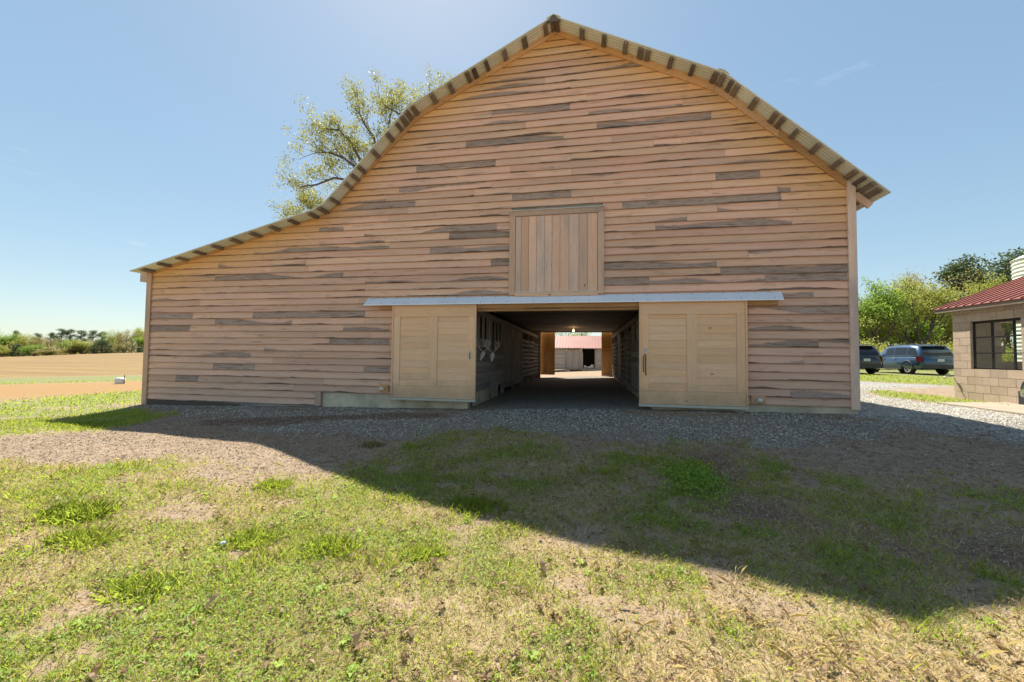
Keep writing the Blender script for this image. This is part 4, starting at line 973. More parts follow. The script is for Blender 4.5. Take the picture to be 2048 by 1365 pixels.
# ------------------------------------------------------------------ red-roofed shed seen through the passage
SY = 31.5
sa, sb = P(1098, 742, SY), P(1216, 742, SY); sz0 = P(1150, 737, SY)[2]; sz1 = P(1150, 698, SY)[2]; srz = P(1150, 673, SY + 2)[2]
shed = thing('storage_shed', 'grey board shed with pink-red metal roof, seen through the barn passage', 'shed', ((sa[0] + sb[0]) / 2, SY, sz0))
x0_, x1_ = sa[0] - 2.5, sb[0] + 2.5
dxa, dxb, dxc = P(1130, 720, SY)[0], P(1165, 720, SY)[0], P(1191, 720, SY)[0]
nrow = 9
for k in range(nrow):
    za = sz0 + (sz1 - sz0) * k / nrow; zb = sz0 + (sz1 - sz0) * (k + 1) / nrow
    for a_, b_ in ((x0_, dxb), (dxc, x1_)): w = MB(); w.box(a_, b_, SY - RNG.uniform(0, .01), SY + .04, za + .006, zb, 0); w.build('wall_board', M['farwood'], shed)
w = MB(); w.box(dxb, dxc, SY + 1.8, SY + 1.84, sz0, sz1, 0); w.build('doorway_dark_sheet', M['dark'], shed)  # near-black sheet, its colour standing in for shade inside the doorway
w = MB(); w.box(x0_, x1_, SY, SY + 3.0, sz0 - .12, sz0 - .005, 0); w.build('floor_beam', M['old'], shed)
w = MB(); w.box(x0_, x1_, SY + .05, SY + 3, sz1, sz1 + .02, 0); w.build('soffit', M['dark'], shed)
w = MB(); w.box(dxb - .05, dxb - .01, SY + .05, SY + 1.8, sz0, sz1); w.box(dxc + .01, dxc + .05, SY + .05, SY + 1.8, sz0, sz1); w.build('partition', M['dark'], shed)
nb3 = 8
w = MB(); w.box(dxa, dxb - .02, SY - .05, SY - .03, sz0, sz1 - .08, 2); sdr = w.build('sliding_door', M['farwood'], shed)
for k in range(nb3): a_ = dxa + (dxb - dxa - .02) * k / nb3; w = MB(); w.box(a_ + .004, a_ + (dxb - dxa - .02) / nb3 - .004, SY - .075, SY - .052, sz0 - .02, sz1 - .07, 2); w.build('door_board', M['farwood'], sdr)
for f in (.08, .9): w = MB(); a_ = dxa + (dxb - dxa) * f; w.box(a_ - .05, a_ + .05, SY - .1, SY - .078, sz1 - .16, sz1 - .05); w.build('door_hanger', M['white'], sdr)
w = MB(); yv = SY - .35; w.hexa([(x0_ - .2, yv, sz1 + .02), (x1_ + .2, yv, sz1 + .02), (x1_ + .2, SY + 2, srz), (x0_ - .2, SY + 2, srz), (x0_ - .2, yv, sz1 + .05), (x1_ + .2, yv, sz1 + .05), (x1_ + .2, SY + 2, srz + .03), (x0_ - .2, SY + 2, srz + .03)], 1); srf = w.build('roof', M['redroof'], shed)
x = x0_ - .15
while x < x1_ + .2: w = MB(); w.bar((x, yv, sz1 + .06), (x, SY + 2, srz + .04), .025, .03); w.build('seam', M['redroof'], srf); x += .23
x = x0_ + .2
while x < x1_: w = MB(); w.box(x - .16, x + .16, SY + .02, SY + .4, Tz(x, SY) - .1, sz0 - .12); w.build('pier', M['concrete'], shed); x += 1.25
# pale sacks and a bucket in the open doorway of the shed
def blob(name, label, cat, x, y, z, rx, ry, rz, mat, seed, group=None):
    r = random.Random(seed); rings = []
    for i in range(7):
        f = -1 + 2 * i / 6; rr_ = math.sqrt(max(1 - f * f, .02)); rings.append([(x + rx * rr_ * math.cos(a) * r.uniform(.85, 1.1), y + ry * rr_ * math.sin(a) * r.uniform(.85, 1.1), z + rz + rz * f) for a in [2 * math.pi * k / 10 for k in range(10)]])
    w = MB(); w.loft(rings); o = w.build(name, mat, None, True); tag(o, label, cat, group); return o
blob('sack', 'white sack lying flat in the open shed doorway', 'sack', dxb + .55, SY + .35, sz0, .30, .2, .09, M['white'], 3)
blob('sack', 'taller crumpled white sack at the right of the shed doorway', 'sack', dxc - .25, SY + .3, sz0, .17, .17, .16, M['white'], 5)
w = MB(); w.lathe([(0, 0), (.09, 0), (.11, .24), (.10, .24), (.08, .02), (0, .02)], (dxb + .18, SY + .3, sz0), n=12); tag(w.build('bucket', M['white'], None, True), 'small white bucket at the left of the shed doorway', 'bucket')

# small pale cover in the grass strip by the field
p = G(240, 768); hcx, hcy = p
w = MB(); hz = Tz(hcx, hcy); w.lathe([(.19, hz - .05), (.20, hz + .14), (.18, hz + .24), (.11, hz + .29), (0, hz + .30)], (hcx, hcy, 0), n=16); cv = w.build('utility_cover', M['white'], None, True); tag(cv, 'small pale grey domed cover standing in the grass strip beside the field', 'utility cover')
w = MB(); w.tube([(hcx + .23, hcy, hz), (hcx + .25, hcy, hz + .42)], .015, 5); w.build('marker_stake', M['iron'], cv)

# ------------------------------------------------------------------ trees
def rot_about(v, ax, a): return Matrix.Rotation(a, 3, ax) @ v
def grow(mb, tips, r, p, d, ln, rad, depth, spread, up, kids, droop=0.0, nseg=3, sides=5):
    pts = [p.copy()]; q = p.copy(); dd = d.copy()
    for i in range(nseg):
        dd = (dd + Vector((r.uniform(-.16, .16), r.uniform(-.16, .16), r.uniform(-.06, .10) + up * .12 - droop))).normalized(); q = q + dd * ln / nseg; pts.append(q.copy())
    mb.tube(pts, [rad * (1 - .5 * i / nseg) for i in range(nseg + 1)], sides, cap=False)
    if depth == 0:
        tips.append(pts[-1]); tips.append(pts[-2]); return
    if depth <= 1: tips.append(pts[-1])
    for k in range(kids):
        f = r.uniform(.35, 1.0) if k else 1.0
        b = pts[min(int(f * nseg), nseg)]
        ax = dd.cross(Vector((r.uniform(-1, 1), r.uniform(-1, 1), r.uniform(-.3, 1)))).normalized()
        nd = rot_about(dd, ax, r.uniform(.45, 1.0) * spread)
        grow(mb, tips, r, b, nd, ln * r.uniform(.58, .8), rad * r.uniform(.42, .6), depth - 1, spread, up, kids, droop, nseg, max(3, sides - 1))
def leaf_soup(tips, rs, per, rad, size, flat=1.0, name='crown', mat=None, clumpvar=.5):
    tips = np.array([tuple(t_) for t_ in tips]); n = len(tips) * per
    c = np.repeat(tips, per, 0) + rs.normal(0, 1, (n, 3)) * rad * np.array([1, 1, flat])
    a = rs.normal(0, 1, (n, 3)); a /= np.linalg.norm(a, axis=1)[:, None]; b = np.cross(a, rs.normal(0, 1, (n, 3))); b /= np.linalg.norm(b, axis=1)[:, None]
    sz = size * rs.uniform(.55, 1.25, n)[:, None]
    v = np.stack([c - a * sz, c + b * sz * .55, c + a * sz, c - b * sz * .55], 1).reshape(-1, 3)
    tint = np.clip(np.repeat(rs.uniform(0, 1, len(tips)), per) * clumpvar + rs.uniform(0, 1, n) * (1 - clumpvar), 0, 1)
    return soup(name, v, 4, [mat], tint)
def proto(kind, seed):
    r = random.Random(seed); rs = np.random.default_rng(seed); mb = MB(); tips = []
    if kind in ('oak', 'round', 'bud', 'slim'):
        H = 10.0; th = {'oak': 2.2, 'round': .9, 'bud': 2.0, 'slim': 3.4}[kind]
        base = Vector((0, 0, -.5)); lean = Vector((r.uniform(-.6, .6), r.uniform(-.3, .3), 0))
        mb.tube([base, Vector((0, 0, th * .5)), Vector((0, 0, th)) + lean * .3], [.34, .24, .21] if kind != 'slim' else [.2, .16, .13], 8, cap=False)
        top = Vector((0, 0, th)) + lean * .3; k = {'oak': 5, 'round': 7, 'bud': 5, 'slim': 4}[kind]
        for i in range(k):
            a = 2 * math.pi * i / k + r.uniform(-.4, .4); el = r.uniform(.45, 1.2) if kind != 'slim' else r.uniform(.9, 1.35)
            if i == 0: el = 1.45
            d = Vector((math.cos(a) * math.cos(el), math.sin(a) * math.cos(el), math.sin(el)))
            grow(mb, tips, r, top - Vector((0, 0, r.uniform(0, th * .35))), d, r.uniform(2.9, 3.7) if kind != 'round' else 2.9, .15, 3, .85, .8, 3)
        zmax = max(t_.z for t_ in tips); sc = H / zmax
        tips = [t_ * 1.0 for t_ in tips]
        per, rad, size, mat = {'oak': (26, .42, .12, 'leaf_yellow'), 'round': (30, .5, .13, 'leaf_green'), 'bud': (12, .40, .10, 'leaf_olive'), 'slim': (20, .40, .12, 'leaf_olive')}[kind]
        wood = mb.mesh('trunk', M['bark']); crown = leaf_soup(tips, rs, per, rad, size, .8, 'crown', M[mat])
    elif kind == 'pine':
        H = 12.0; pts = [Vector((0, 0, -.5)), Vector((.15, 0, 3)), Vector((-.05, .1, 6.5)), Vector((.1, 0, 9.5)), Vector((0, 0, 12))]
        mb.tube(pts, [.24, .2, .17, .11, .03], 7, cap=False)
        for i in range(34):
            z = 4.8 + 7.0 * (i / 33) ** .9; a = r.uniform(0, 6.28); ln = (2.5 - 1.6 * (max(z - 5.8, 0) / 6.2) ** 1.4) * r.uniform(.55, 1.15)
            d = Vector((math.cos(a), math.sin(a), r.uniform(.05, .4))).normalized(); p = Vector((0, 0, z)); e = p + d * ln; mid_ = p + d * ln * .5 + Vector((0, 0, -.1))
            mb.tube([p, mid_, e], [.05, .035, .012], 4, cap=False)
            for f in (.55, .75, 1.0): tips += [p + d * ln * f + Vector((r.uniform(-.3, .3), r.uniform(-.3, .3), r.uniform(0, .2)))]
        wood = mb.mesh('trunk', M['bark']); crown = leaf_soup(tips, rs, 34, .36, .14, .75, 'crown', M['leaf_dark'])
    elif kind == 'cedar':
        H = 6.0; mb.tube([Vector((0, 0, -.4)), Vector((0, 0, 3)), Vector((0, 0, 5.6))], [.2, .12, .03], 6, cap=False)
        for i in range(190):
            z = .4 + 5.4 * r.random(); R0 = 1.9 * math.sin(math.pi * min(1, (z + .6) / 6.6)) ** .7; a = r.uniform(0, 6.28); f = math.sqrt(r.uniform(.25, 1)); tips.append(Vector((math.cos(a) * R0 * f, math.sin(a) * R0 * f, z)))
        wood = mb.mesh('trunk', M['bark']); crown = leaf_soup(tips, rs, 26, .28, .13, 1, 'crown', M['leaf_dark'])
    zm = float(max(v.co.z for v in crown.vertices)) - .3
    return wood, crown, zm
PROTO = {}
def get(kind, seed):
    if (kind, seed) not in PROTO: PROTO[(kind, seed)] = proto(kind, seed)
    return PROTO[(kind, seed)]
MATV = {}
def tree(name, kind, seed, px, top, Y, label, group, wide=1.0, mat=None, cat='tree', sink=0.0):
    wood, crown, zm = get(kind, seed)
    if mat:
        if (kind, seed, mat) not in MATV: c_ = crown.copy(); c_.materials.clear(); c_.materials.append(M[mat]); MATV[(kind, seed, mat)] = c_
        crown = MATV[(kind, seed, mat)]
    x, _, ztop = P(px, top, Y); z0 = Tz(x, Y) - sink; h = max(ztop - z0, 1.0)
    t = thing(name, label, cat, (0, 0, 0), group)
    obj('trunk', wood, t); obj('crown', crown, t)
    t.location = (x, Y, z0); t.scale = (h / zm * wide, h / zm * wide, h / zm); t.rotation_euler = (0, 0, RNG.uniform(0, 6.28)); return t
GL = 'trees along the far edge of the orange field'; GR = 'trees of the wood behind the parked vehicles'
ORD = ['first', 'second', 'third', 'fourth', 'fifth', 'sixth', 'seventh', 'eighth', 'ninth', 'tenth', 'eleventh', 'twelfth', 'thirteenth', 'fourteenth', 'fifteenth']
left = [ # name, kind, seed, px, top, Y, wide, mat, look
 ('deciduous_tree', 'round', 1, -60, 664, 146, 1.0, 'leaf_green', 0), ('deciduous_tree', 'oak', 2, -25, 660, 144, 1.0, None, 0),
 ('deciduous_tree', 'round', 1, 10, 661, 142, 1.25, 'leaf_green', 'broad green tree'), ('pine_tree', 'pine', 4, 34, 660, 146, .8, None, 'thin dark pine'),
 ('deciduous_tree', 'oak', 2, 52, 666, 141, 1.1, None, 'yellow-green tree'), ('pine_tree', 'pine', 5, 76, 667, 144, 1.0, None, 'dark pine'), ('deciduous_tree', 'bud', 3, 88, 672, 140, 1.2, None, 'olive-brown tree'),
 ('pine_tree', 'pine', 4, 103, 664, 146, 1.0, None, 'dark pine'), ('deciduous_tree', 'bud', 6, 110, 671, 139, 1.2, None, 'olive-brown tree'), ('pine_tree', 'pine', 5, 124, 658, 145, 1.15, None, 'dark pine'),
 ('pine_tree', 'pine', 4, 141, 657, 143, 1.1, None, 'dark pine'), ('pine_tree', 'pine', 7, 163, 660, 145, 1.2, None, 'dark pine'), ('pine_tree', 'pine', 5, 187, 661, 143, 1.1, None, 'dark pine'), ('pine_tree', 'pine', 4, 206, 662, 145, 1.1, None, 'dark pine'),
 ('deciduous_tree', 'oak', 2, 222, 661, 140, 1.0, 'leaf_green', 'green tree'), ('deciduous_tree', 'bud', 3, 243, 657, 138, 1.1, None, 'olive-brown tree'), ('deciduous_tree', 'bud', 6, 264, 660, 137, 1.1, 'leaf_olive', 'olive-brown tree'), ('deciduous_tree', 'slim', 8, 281, 650, 140, 1.1, 'leaf_yellow', 'yellow-green tree'), ('deciduous_tree', 'round', 9, 297, 663, 137, 1.0, 'leaf_green', 'green tree'),
 ('deciduous_tree', 'round', 9, 6, 690, 132, 1.6, 'leaf_yellow', 'low rounded yellow-green tree'), ('cedar_tree', 'cedar', 10, 38, 688, 131, 1.3, None, 'low dark cedar'), ('deciduous_tree', 'round', 1, 68, 685, 131, 1.5, 'leaf_green', 'low rounded bright green tree'),
 ('deciduous_tree', 'round', 9, 97, 694, 131, 1.9, 'leaf_olive', 'low olive bush-like tree'), ('deciduous_tree', 'oak', 2, 133, 677, 133, .9, 'leaf_green', 'low pointed green tree'), ('deciduous_tree', 'round', 1, 168, 676, 132, 1.4, 'leaf_yellow', 'wide low yellow-olive tree'), ('cedar_tree', 'cedar', 10, 204, 680, 131, 1.7, None, 'low dark round cedar'),
 ('deciduous_tree', 'round', 9, 150, 690, 130, 1.6, 'leaf_olive', 'low olive bush-like tree'), ('deciduous_tree', 'bud', 6, 250, 680, 132, 1.5, 'leaf_olive', 'low grey-brown tree'), ('deciduous_tree', 'slim', 8, 235, 690, 131, 1.2, 'leaf_yellow', 'short slim yellow tree'), ('cedar_tree', 'cedar', 10, 280, 695, 131, 1.5, None, 'low dark cedar')]
cnt = {}
for nm, kd, sdn, px, top, Y_, wd, mt, look in left:
    if look == 0: lab = ('outermost green' if px < -50 else 'yellow-green') + ' tree beyond the left edge in the row past the orange field'
    else:
        cnt[look] = cnt.get(look, 0) + 1
        lab = ORD[cnt[look] - 1] + ' ' + look + ' from the left beyond the orange field' if sum(1 for q in left if q[8] == look) > 1 else look + ' in the row beyond the orange field'
    tree(nm, kd, sdn, px, top, Y_, lab, GL, wd, mt, sink=1.0)
right = [('deciduous_tree', 'round', 1, 1722, 575, 50, .9, 'leaf_green', 'bright green tree rising right beside the barn corner'),
 ('deciduous_tree', 'oak', 12, 1752, 556, 47, .9, 'leaf_green', 'bright green tree above the black SUV'), ('deciduous_tree', 'bud', 3, 1776, 562, 56, .8, 'leaf_olive', 'brownish tree behind the two bright green trees'),
 ('deciduous_tree', 'slim', 8, 1808, 534, 58, .9, 'leaf_olive', 'tall slim olive tree left of the forked oak'), ('deciduous_tree', 'round', 9, 1798, 590, 52, .8, 'leaf_green', 'dense green tree above the blue SUV roof'),
 ('oak_tree', 'oak', 13, 1838, 550, 46, 1.0, 'leaf_yellow', 'large forked yellow-green oak with dark trunk above the blue SUV'), ('deciduous_tree', 'bud', 6, 1868, 535, 57, .9, 'leaf_olive', 'orange-brown budding tree right of the forked oak'),
 ('deciduous_tree', 'oak', 2, 1888, 575, 52, .8, 'leaf_yellow', 'yellow tree just left of the red roof'), ('pine_tree', 'pine', 4, 1903, 537, 62, 1.1, None, 'leftmost dark pine above the red roof'), ('pine_tree', 'pine', 5, 1926, 516, 60, 1.2, None, 'tallest dark pine, centre of the pine group above the red roof'),
 ('pine_tree', 'pine', 7, 1948, 524, 62, 1.2, None, 'dark pine right of the tallest one'), ('deciduous_tree', 'slim', 8, 1974, 520, 60, .9, 'leaf_olive', 'thin brownish tree between the pines and the grain bin'), ('deciduous_tree', 'oak', 12, 1990, 545, 52, .8, 'leaf_yellow', 'yellow-green tree low over the red roof left of the bin'),
 ('pine_tree', 'pine', 4, 2012, 512, 56, 1.3, None, 'dark pine touching the grain bin'), ('pine_tree', 'pine', 5, 2050, 500, 58, 1.3, None, 'dark pine behind the grain bin'), ('deciduous_tree', 'round', 9, 2085, 540, 54, 1.0, 'leaf_green', 'green tree beyond the right edge behind the block building')]
for i, (nm, kd, sdn, px, top, Y_, wd, mt, lab) in enumerate(right): tree(nm, kd, sdn, px, top, Y_, lab, GR, wd, mt)
slimpx = [1716, 1733, 1764, 1786, 1818, 1829, 1853, 1862, 1879, 1893, 1899]
for i, px in enumerate(slimpx):
    tree('young_tree', 'slim', 8 if i % 2 else 14, px, 628 + (i * 37 % 23), 58 + (i * 7 % 9), ORD[i] + ' slender understorey tree from the left in the wood behind the vehicles', 'slender trees in the wood', .8, ('leaf_olive', 'leaf_yellow')[i % 2])
tree('bare_tree', 'bud', 6, 1150, 640, 44, 'thinly leaved tree whose branches show over the shed roof', None, 1.3, 'leaf_bud')
# undergrowth mass at the foot of the wood
rs = np.random.default_rng(5); tips = [(rs.uniform(24, 74), rs.uniform(50, 72), 0) for _ in range(900)]
tips = [(x, y, Tz(x, y) + abs(rs.normal(0, 1.7)) + .2) for x, y, _ in tips]
u = obj('undergrowth', leaf_soup(tips, rs, 22, .6, .16, .8, 'undergrowth', M['leaf_yellow'])); u['kind'] = 'stuff'
rs = np.random.default_rng(15); tips = []
for _ in range(1100):
    px = rs.uniform(-150, 300); yy = rs.uniform(131, 141); xx = P(px, 700, yy)[0]; tips.append((xx, yy, Tz(xx, yy) + abs(rs.normal(0, 2.2)) - .5))
u = obj('far_undergrowth', leaf_soup(tips, rs, 14, 1.0, .28, .7, 'far_undergrowth', M['leaf_olive'])); u['kind'] = 'stuff'
# hedge behind the vehicles
rs = np.random.default_rng(6); tips = []
for _ in range(900):
    x = rs.uniform(16, 48); y = 38 + rs.uniform(-1.0, 1.0) + (x - 25) * .05; tips.append((x, y, Tz(x, y) + rs.uniform(0, 1.0) ** .8 * (1.75 + .35 * math.sin(x * .9) + .2 * math.sin(x * 2.3))))
hd = thing('hedge', 'long loose yellow-green hedge running behind the parked vehicles', 'hedge', (30, 38, Tz(30, 38)))
obj('foliage', leaf_soup(tips, rs, 40, .26, .075, .9, 'foliage', M['leaf_yellow'], .35), hd)
w = MB()
for i in range(60):
    x = rs.uniform(16, 48); y = 38 + (x - 25) * .05; w.tube([(x, y, Tz(x, y) - .1), (x + rs.uniform(-.3, .3), y, Tz(x, y) + 1.3)], [.03, .012], 4)
w.build('stems', M['bark'], hd, kind='stuff')

# the big tree standing behind the barn, its spread crown showing over the left roof slope
TYB = 27.0
tb_ = thing('large_tree', 'large spreading tree with small olive leaves rising behind the left roof slope', 'tree', (P(770, 600, TYB)[0], TYB, 0))
r = random.Random(21); rs = np.random.default_rng(22); mb = MB(); tips = []
root = Vector(P(775, 640, TYB)); root.z = -.3; crotch = Vector(P(770, 520, TYB))
mb.tube([root, (root + crotch) / 2 + Vector((.2, 0, 0)), crotch], [.55, .42, .36], 9, cap=False)
for pts in ([(735, 430), (700, 345), (655, 330), (615, 335), (580, 330)], [(740, 420), (705, 320), (675, 290), (640, 270), (612, 262)], [(745, 410), (715, 310), (690, 260), (660, 225), (632, 215)], [(755, 400), (745, 300), (735, 250), (712, 215), (698, 185)],
            [(760, 390), (770, 290), (765, 240), (762, 200), (768, 165)], [(770, 380), (795, 280), (810, 230), (835, 190), (842, 155)], [(780, 380), (820, 270), (850, 220), (875, 185), (880, 158)], [(765, 380), (780, 270), (790, 230), (785, 195), (745, 168)],
            [(735, 440), (680, 400), (640, 420), (615, 400), (598, 360)], [(720, 450), (660, 420), (610, 400), (585, 400), (566, 396)], [(730, 440), (690, 395), (672, 370), (670, 350)], [(750, 400), (765, 330), (730, 300), (700, 300), (672, 260)], [(765, 420), (850, 300), (900, 250), (930, 240)]):
    prev_ = crotch; dep = r.uniform(-3.0, 3.0); P3 = [crotch]
    for i, q in enumerate(pts):
        P3.append(Vector(P(q[0] + 22 * (i + 1) / len(pts), q[1] + 44 * (i + 1) / len(pts), TYB + dep * (i + 1) / len(pts))))
    mb.tube(P3, [.13 * (1 - .9 * i / len(P3)) + .012 for i in range(len(P3))], 5, cap=False)
    for i in range(2, len(P3)):
        seg = P3[i] - P3[i - 1]; n_ = 4 if i > 2 else 2
        for k in range(n_):
            f = r.random(); b = P3[i - 1] + seg * f; d = (seg.normalized() + Vector((r.uniform(-1, 1), r.uniform(-1, 1), r.uniform(-.35, .9))) * .75).normalized()
            grow(mb, tips, r, b, d, r.uniform(.75, 1.35), .026, 2, .95, .2, 2, 0, 3, 3)
mb.build('trunk', M['bark'], tb_)
obj('crown', leaf_soup(tips, rs, 15, .22, .075, .9, 'crown', M['leaf_bud'], .55), tb_)
print('big tree tips', len(tips))

# ------------------------------------------------------------------ ground cover close to the camera
def scatter(n, rmax, rmin=.9, key='green', pw=1.0, seed=1, thr=.1):
    rs = np.random.default_rng(seed)
    rr_ = rmin + (rmax - rmin) * rs.random(n) ** pw; th = rs.uniform(-1.02, .95, n) + .1822   # radians off the view axis
    x = -np.sin(th) * rr_; y = np.cos(th) * rr_
    ok = (y > .3) & (y < WY - .12) | (x < XL - .3) | (x > XR + .1)
    mk_ = masks(x, y)[key]; ok &= rs.random(n) < np.clip((mk_ - thr) * 1.25, 0, 1)
    x, y = x[ok], y[ok]; return x, y, T(x, y) + (fbm(x * 2.2, y * 2.2) - .5) * .035, rs, np.hypot(x, y)
def blades(n, rmax, key, h, wdt, lean, mat, name, seed, cluster=0.0, thr=.1):
    x, y, z, rs, d = scatter(n, rmax, key=key, seed=seed, thr=thr); k = len(x); sc = np.maximum(d / 3.5, .75) ** .55
    tall = 1 + 1.3 * np.clip(fbm(x * 2.7 + 3, y * 2.7 + 8) - .55, 0, 1) * 4 * cluster
    a = rs.uniform(0, 2 * np.pi, k); ln = h * rs.uniform(.45, 1.3, k) * tall * sc ** .4; lo = lean * rs.uniform(.3, 1.4, k); b = a + rs.normal(0, .5, k) + 1.57
    w_ = wdt * sc * rs.uniform(.6, 1.3, k)
    p = np.stack([x, y, z - .004], 1); s_ = np.stack([np.cos(a), np.sin(a), 0 * a], 1) * w_[:, None] / 2
    up = np.stack([np.cos(b) * np.sin(lo), np.sin(b) * np.sin(lo), np.cos(lo)], 1); m1 = p + up * (ln * .55)[:, None]
    lo2 = lo * 1.7; up2 = np.stack([np.cos(b) * np.sin(lo2), np.sin(b) * np.sin(lo2), np.maximum(np.cos(lo2), .04)], 1); tip = m1 + up2 * (ln * .5)[:, None]
    v = np.stack([p - s_, p + s_, m1 + s_ * .8, tip, m1 - s_ * .8], 1).reshape(-1, 3)
    tint = np.clip(fbm(x * 3, y * 3) * .5 + rs.random(k) * .6 - .05, 0, 1)
    o = obj(name, soup(name, v, 5, [M[mat]], tint)); o['kind'] = 'stuff'; print(name, k); return o
blades(420000, 13, 'green', .042, .0038, .55, 'grass', 'grass', 31, 1.0)
blades(430000, 10, 'straw', .05, .0036, 1.25, 'straw', 'dry_grass', 32, 0.3)
blades(60000, 7, 'bare', .11, .0034, 1.35, 'straw', 'long_straw', 35, 0)
blades(150000, 30, 'green', .045, .009, .6, 'grass', 'distant_grass', 33, .4)
# clover and other broad small leaves
x, y, z, rs, d = scatter(260000, 9, key='green', seed=41, thr=.45); k = len(x); sc = np.maximum(d / 3.5, .8) ** .5
c_ = np.stack([x, y, z + rs.uniform(.004, .035, k)], 1); a = rs.uniform(0, 6.28, k); tl = rs.uniform(-.5, .5, (k, 2)); r_ = (.0075 * sc * rs.uniform(.6, 1.4, k))[:, None]
e1 = np.stack([np.cos(a), np.sin(a), tl[:, 0]], 1) * r_; e2 = np.stack([-np.sin(a), np.cos(a), tl[:, 1]], 1) * r_ * .8
o = obj('clover', soup('clover', np.stack([c_ - e1, c_ + e2, c_ + e1, c_ - e2], 1).reshape(-1, 3), 4, [M['clover']], np.clip(rs.random(k) * .7 + fbm(x * 2, y * 2) * .4 - .1, 0, 1))); o['kind'] = 'stuff'; print('clover', k)
# broad-leaved weeds: flat rosettes scattered through the lawn
x, y, z, rs, d = scatter(900, 7.5, key='green', seed=43, thr=.3); vv = []; tt = []
for X_, Y_, Z_ in zip(x, y, z):
    R0 = rs.uniform(.015, .042); a0 = rs.uniform(0, 6.28); tt_ = rs.uniform(.2, 1)
    for i in range(8):
        a = a0 + i * .785 + rs.uniform(-.2, .2); r_ = R0 * rs.uniform(.6, 1.2); el = rs.uniform(.2, .9); dx, dy = math.cos(a), math.sin(a); hz = r_ * math.sin(el)
        vv += [(X_, Y_, Z_ + .004), (X_ + dx * r_ * .6 - dy * r_ * .26, Y_ + dy * r_ * .6 + dx * r_ * .26, Z_ + hz * .8 + .01), (X_ + dx * r_, Y_ + dy * r_, Z_ + hz * .8), (X_ + dx * r_ * .6 + dy * r_ * .26, Y_ + dy * r_ * .6 - dx * r_ * .26, Z_ + hz * .8 + .01)]; tt.append(tt_ * rs.uniform(.7, 1))
o = obj('weeds', soup('weeds', vv, 4, [M['clover']], np.array(tt))); o['kind'] = 'stuff'
# gravel stones: small double pyramids
def stones(n, rmax, key, size, name, seed, thr, pw=1.0, mat='stone'):
    x, y, z, rs, d = scatter(n, rmax, key=key, seed=seed, thr=thr, pw=pw); k = len(x); sz = size * rs.uniform(.5, 1.5, k) * np.maximum(d / 6, .7) ** .5
    J = lambda: rs.uniform(.7, 1.2, k) * sz
    a = rs.uniform(0, 6.28, k); ca, sa_ = np.cos(a), np.sin(a); c0_ = np.stack([x, y, z + sz * .15], 1)
    e1 = np.stack([ca, sa_, rs.uniform(-.2, .2, k)], 1); e2 = np.stack([-sa_, ca, rs.uniform(-.2, .2, k)], 1); top = c0_ + np.stack([0 * x, 0 * x, J() * .55], 1)
    A_, B_, C_, D2 = c0_ + e1 * J()[:, None], c0_ + e2 * (J() * .8)[:, None], c0_ - e1 * J()[:, None], c0_ - e2 * (J() * .8)[:, None]
    v = np.stack([A_, B_, top, B_, C_, top, C_, D2, top, D2, A_, top], 1).reshape(-1, 3)
    tint = np.clip(rs.random(k) * .75 + (rs.random(k) > .94) * .6, 0, 1)
    o = obj(name, soup(name, v, 3, [M[mat]], np.repeat(tint, 4))); o['kind'] = 'stuff'; print(name, k)
stones(170000, 21, 'gravel', .013, 'gravel', 51, .25, .8)
stones(3000, 14, 'gravel', .020, 'larger_stones', 52, .2, .8)
stones(130000, 15, 'soil', .010, 'soil_stones', 53, .15, .8, 'stone_brown')
# chips of stone and bark over the bare soil on the left
def soilmask(x, y):
    m_ = masks(x, y); return np.clip(1 - m_['green'] - m_['straw'] * .7, 0, 1)
rs = np.random.default_rng(61); n = 60000; x = rs.uniform(-14, 10, n); y = rs.uniform(1.5, 8.7, n); ok = rs.random(n) < soilmask(x, y) ** 2; x, y = x[ok], y[ok]; k = len(x); z = T(x, y) + (fbm(x * 2.2, y * 2.2) - .5) * .035
a = rs.uniform(0, 6.28, k); sz = .011 * rs.uniform(.5, 1.6, k); e1 = np.stack([np.cos(a), np.sin(a), rs.uniform(-.3, .3, k)], 1) * sz[:, None] * 1.5; e2 = np.stack([-np.sin(a), np.cos(a), rs.uniform(-.3, .6, k)], 1) * sz[:, None] * .6; c_ = np.stack([x, y, z + .009], 1)
o = obj('wood_chips', soup('wood_chips', np.stack([c_ - e1, c_ + e2, c_ + e1, c_ - e2], 1).reshape(-1, 3), 4, [M['deadleaf']], rs.random(k))); o['kind'] = 'stuff'; print('chips', k)
# dead oak leaves: lobed, curled
def leafpoly(r, s):
    pts = []
    for i in range(14):
        f = i / 13; side_ = 1
        pts.append((-s + 2 * s * f, s * (.12 + .42 * math.sin(math.pi * f) * (1 if i % 2 else .45))))
    return pts + [(x, -y) for x, y in pts[::-1]]
rs = np.random.default_rng(71); MBl = MB(); n = 0; tints = []
x, y, z, rs2, d = scatter(4200, 9, key='straw', seed=72, thr=.15)
for X_, Y_, Z_ in zip(x, y, z):
    s_ = .012 + .032 * rs.random() ** 1.8; a = rs.uniform(0, 6.28); tl = rs.uniform(-.5, .5); base = len(MBl.v); c0_, s0_ = math.cos(a), math.sin(a)
    for lx, ly in ((-1, 0), (-.45, .38), (-.3, .16), (.1, .5), (.25, .2), (.6, .36), (1, 0), (.6, -.36), (.25, -.2), (.1, -.5), (-.3, -.16), (-.45, -.38)):
        zz = Z_ + .022 + s_ * (abs(ly) * 1.1 + lx * tl * .6); MBl.v.append((X_ + s_ * (lx * c0_ - ly * s0_), Y_ + s_ * (lx * s0_ + ly * c0_), zz))
    MBl.f.append(tuple(range(base, base + 12))); MBl.mi.append(0); MBl.uv.extend([(0, 0)] * 12); tints += [rs.uniform(0, 1)] * 12
